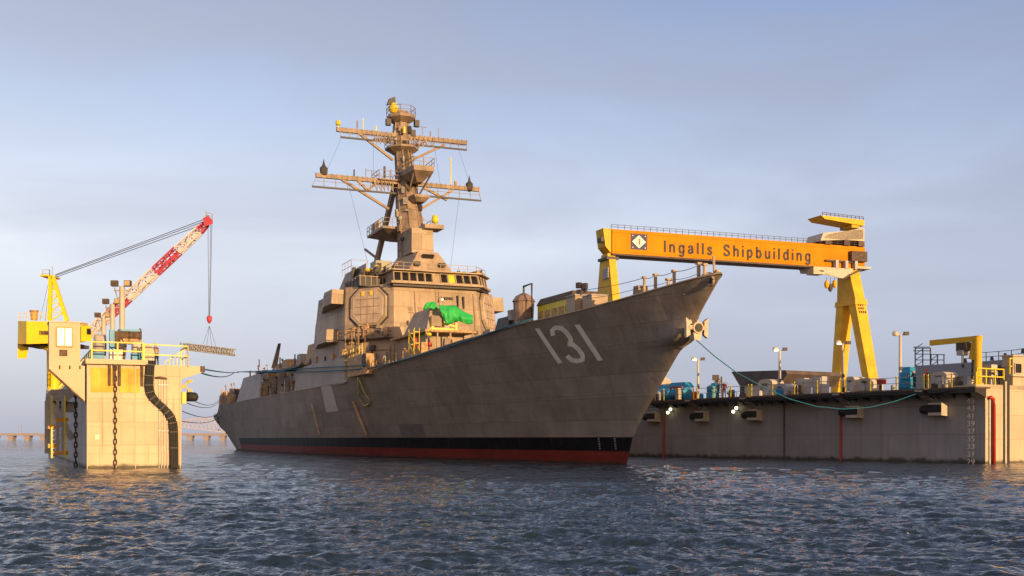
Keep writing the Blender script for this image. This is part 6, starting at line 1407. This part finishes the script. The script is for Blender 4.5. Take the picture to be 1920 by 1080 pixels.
for i, (px, py) in enumerate(((1557, 539), (1565, 532), (1550, 533))):
    a = G.A(px, 0); z = G.Z(py, a, 0); hk = MB().lathe([(.1, -1.4), (.6, -.9), (.8, 0), (.6, .9), (.2, 1.2)], (a, 0, z), 10).build('hook_block', M_brn if i == 0 else M_yelc, LT); MB().tube([(a, 0, z+1), (a, 0, zl0)], .08, 5).build('hoist_rope', M_wire, hk)
ex = G.A(1590, -1); MB().box(G.A(1595, -1), G.A(1624, -1), -1.6, -.2, G.Z(490, ex, 0), G.Z(471, ex, 0)).build('electrical_cage', mat('cage brown', (.10, .07, .055), .8, var=.5, scale=1.5), ga)
MB().bar((G.A(1575, 0), -1.2, G.Z(524, ex, 0)), (G.A(1612, 0), -1.2, G.Z(504, ex, 0)), .5).build('stair_flight', M_bar, ga)
MB().box(G.A(1600, 0), G.A(1626, 0), -2, 6, G.Z(502, ex, 0)-.3, G.Z(498, ex, 0)-.3).build('end_platform', M_cream, ga)

# brown hull block on a cream support, seen over the dock
t = dthing('hull_block', 'brown upturned hull block with sloping ends standing behind the dock housings', 'hull block')
HB = -46.
P5 = [D.PB(1371, 697, HB), D.PB(1473, 694, HB), D.PB(1476, 701, HB), D.PB(1462, 722, HB), D.PB(1386, 722, HB)]
MB().prism(P5, [v+Vector((0, -12, 0)) for v in P5]).build('plating', M_brn, t)
P4 = [D.PB(1387, 790, HB-.3), D.PB(1440, 790, HB-.3), D.PB(1440, 722, HB-.3), D.PB(1387, 722, HB-.3)]
MB().prism(P4, [v+Vector((0, -9, 0)) for v in P4]).build('support', M_cream, t)
P4 = [D.PB(1388, 760, HB-.2), D.PB(1395, 760, HB-.2), D.PB(1395, 724, HB-.2), D.PB(1388, 724, HB-.2)]
MB().prism(P4, [v+Vector((0, -.09, 0)) for v in P4]).build('door', M_brn, t)
HBB = -20.
hp_ = lambda px, py, d=0: D.PB(px, py, HBB-d)
t = dthing('moored_ship', 'blue grey hull side of a moored ship behind the jib crane', 'ship')
P7 = [hp_(1716, 815), hp_(1716, 686), hp_(1800, 677), hp_(1893, 667), hp_(1990, 660), hp_(1990, 830)]
P7[2].z = P7[1].z; P7[3].z = P7[1].z+.05
MB().prism(P7, [v+Vector((0, -9, 0)) for v in P7]).build('hull', M_haul, t)
for px, py in ((1805, 686), (1876, 690)): MB().prism([hp_(px-2, py+3, -.1), hp_(px+2, py+3, -.1), hp_(px+2, py-3, -.1), hp_(px-2, py-3, -.1)], [hp_(px-2, py+3, .1), hp_(px+2, py+3, .1), hp_(px+2, py-3, .1), hp_(px-2, py-3, .1)]).build('port', M_dark, t)
rail(MB(), [P7[2]+Vector((0, -.3, 0)), P7[3]+Vector((0, -.3, 0)), P7[4]+Vector((0, -.3, 0))], .9, .03, 1.3).build('deck_rail', M_bar, t)
for px, py, s_ in ((1885, 664, .5), (1810, 674, .4), (1860, 670, .4), (1918, 656, .7)): MB().prism([hp_(px-4, py+6, .5), hp_(px+4, py+6, .5), hp_(px+4, py+6, 2), hp_(px-4, py+6, 2)], [hp_(px-3, py-2, .6), hp_(px+2, py-2, .6), hp_(px+2, py-2, 1.8), hp_(px-3, py-2, 1.8)]).build('deck_fitting', M_brn, t)
t = dthing('scaffold', 'grey scaffold tower on the moored hull left of the jib crane boom', 'scaffold')
for x0, x1, yt in ((1716, 1744.5, 652), (1745.5, 1770, 664)):
    mb = MB()
    for px in (x0, (x0+x1)/2, x1):
        for d in (1, 5): mb.bar(hp_(px, 690, d), hp_(px, yt, d), .09)
        mb.bar(hp_(px, yt+2, 1), hp_(px, yt+2, 5), .08)
    y = 686
    while y > yt: mb.bar(hp_(x0, y, 1), hp_(x1, y, 1), .08); mb.bar(hp_(x0, y, 5), hp_(x1, y, 5), .08); mb.bar(hp_(x0, y, 1), hp_((x0+x1)/2, y-9, 1), .06); y -= 11
    mb.build('bay', M_bar, t)
for x0, x1, y in ((1712, 1746, 657), (1744, 1772, 664), (1712, 1744, 650)): MB().prism([hp_(x0, y+1.5, .5), hp_(x1, y+1.5, .5), hp_(x1, y+1.5, 5.5), hp_(x0, y+1.5, 5.5)], [hp_(x0, y, .5), hp_(x1, y, .5), hp_(x1, y, 5.5), hp_(x0, y, 5.5)]).build('plank_deck', M_brn, t)
# small tug-like ship between stem and dock lamp
t = thing('moored_ship', 'cream superstructure of a distant vessel just right of the warship stem', 'ship'); vp = lambda px, py, d=0: at(px, py, 210+d)
MB().prism([vp(1205, 790), vp(1285, 790), vp(1292, 716), vp(1205, 724)], [v+Vector((0, 9, 0)) for v in (vp(1205, 790), vp(1285, 790), vp(1292, 716), vp(1205, 724))]).build('hull', M_brn, t)
MB().prism([vp(1225, 722, 1), vp(1262, 722, 1), vp(1262, 722, 7), vp(1225, 722, 7)], [vp(1232, 704, 1), vp(1255, 710, 1), vp(1255, 710, 7), vp(1232, 704, 7)]).build('superstructure', M_cream, t)
mb = MB(); mb.bar(vp(1247, 712, 3), vp(1247, 695, 3), .25); mb.bar(vp(1241, 699, 3), vp(1253, 699, 3), .2); mb.build('mast', M_cream, t)
t = thing('mast_pole', 'dark lattice poles rising behind the two dock workers', 'pole')
MB().bar(at(1342, 750, 150), at(1342, 708, 150), .25).build('pole', M_brn, t); lattice(MB(), at(1350, 750, 150), at(1349, 706, 150), .6, .5, 5, .09, .06).build('lattice_pole', M_brn, t); MB().cb(at(1342, 708, 150), (.8, .5, .7)).build('lamp_head', M_brn, t)

# ------------------------------------------------------------------ far road bridge on the horizon
BD = 1150.
t = thing('road_bridge', 'low concrete road bridge on the horizon at left', 'bridge')
z1, z0 = CH+(HY-813.5)/F*BD, CH+(HY-817)/F*BD
xl, xr = (-400-960)/F*BD, (700-960)/F*BD
MB().box(xl, xr, BD, BD+12, z0, z1).build('deck', M_conc, t); MB().box(xl, xr, BD-.3, BD, z1-.2, z1+.7).build('parapet', M_conc, t)
i = 0; px = -380
while px < 690:
    MB().prism([((px-4-960)/F*BD, BD+1, -1), ((px+4-960)/F*BD, BD+1, -1), ((px+4-960)/F*BD, BD+10, -1), ((px-4-960)/F*BD, BD+10, -1)], [((px-5.5-960)/F*BD, BD+1, z0-.01), ((px+5.5-960)/F*BD, BD+1, z0-.01), ((px+5.5-960)/F*BD, BD+10, z0-.01), ((px-5.5-960)/F*BD, BD+10, z0-.01)]).build('pier', M_conc, t); px += 30.6
mb = MB()
for px in (40, 320, 600): mb.bar(at(px, 815, BD+5), at(px, 797, BD+5), .5)
mb.build('lamp_posts', M_conc, t)
t = thing('bascule_bridge', 'haze-pale steel truss span seen between the pier and the warship stern', 'bridge')
mb = MB(); xs_ = np.linspace(340, 425, 12)
for i in range(11):
    x0, x1 = xs_[i], xs_[i+1]; yt0, yt1 = 790-6*math.sin(i/11*3.1), 790-6*math.sin((i+1)/11*3.1)
    mb.bar(at(x0, yt0, 800), at(x1, yt1, 800), .5); mb.bar(at(x0, 800+i, 800), at(x1, 801+i, 800), .5); mb.bar(at(x0, yt0, 800), at(x1, 801+i, 800), .35); mb.bar(at(x0, yt0, 800), at(x0, 800+i, 800), .35)
mb.build('truss', mat('hazed pink steel', (.5, .42, .40), .7), t)  # paled so the distance haze sits in the paint
bpy.context.view_layer.update()
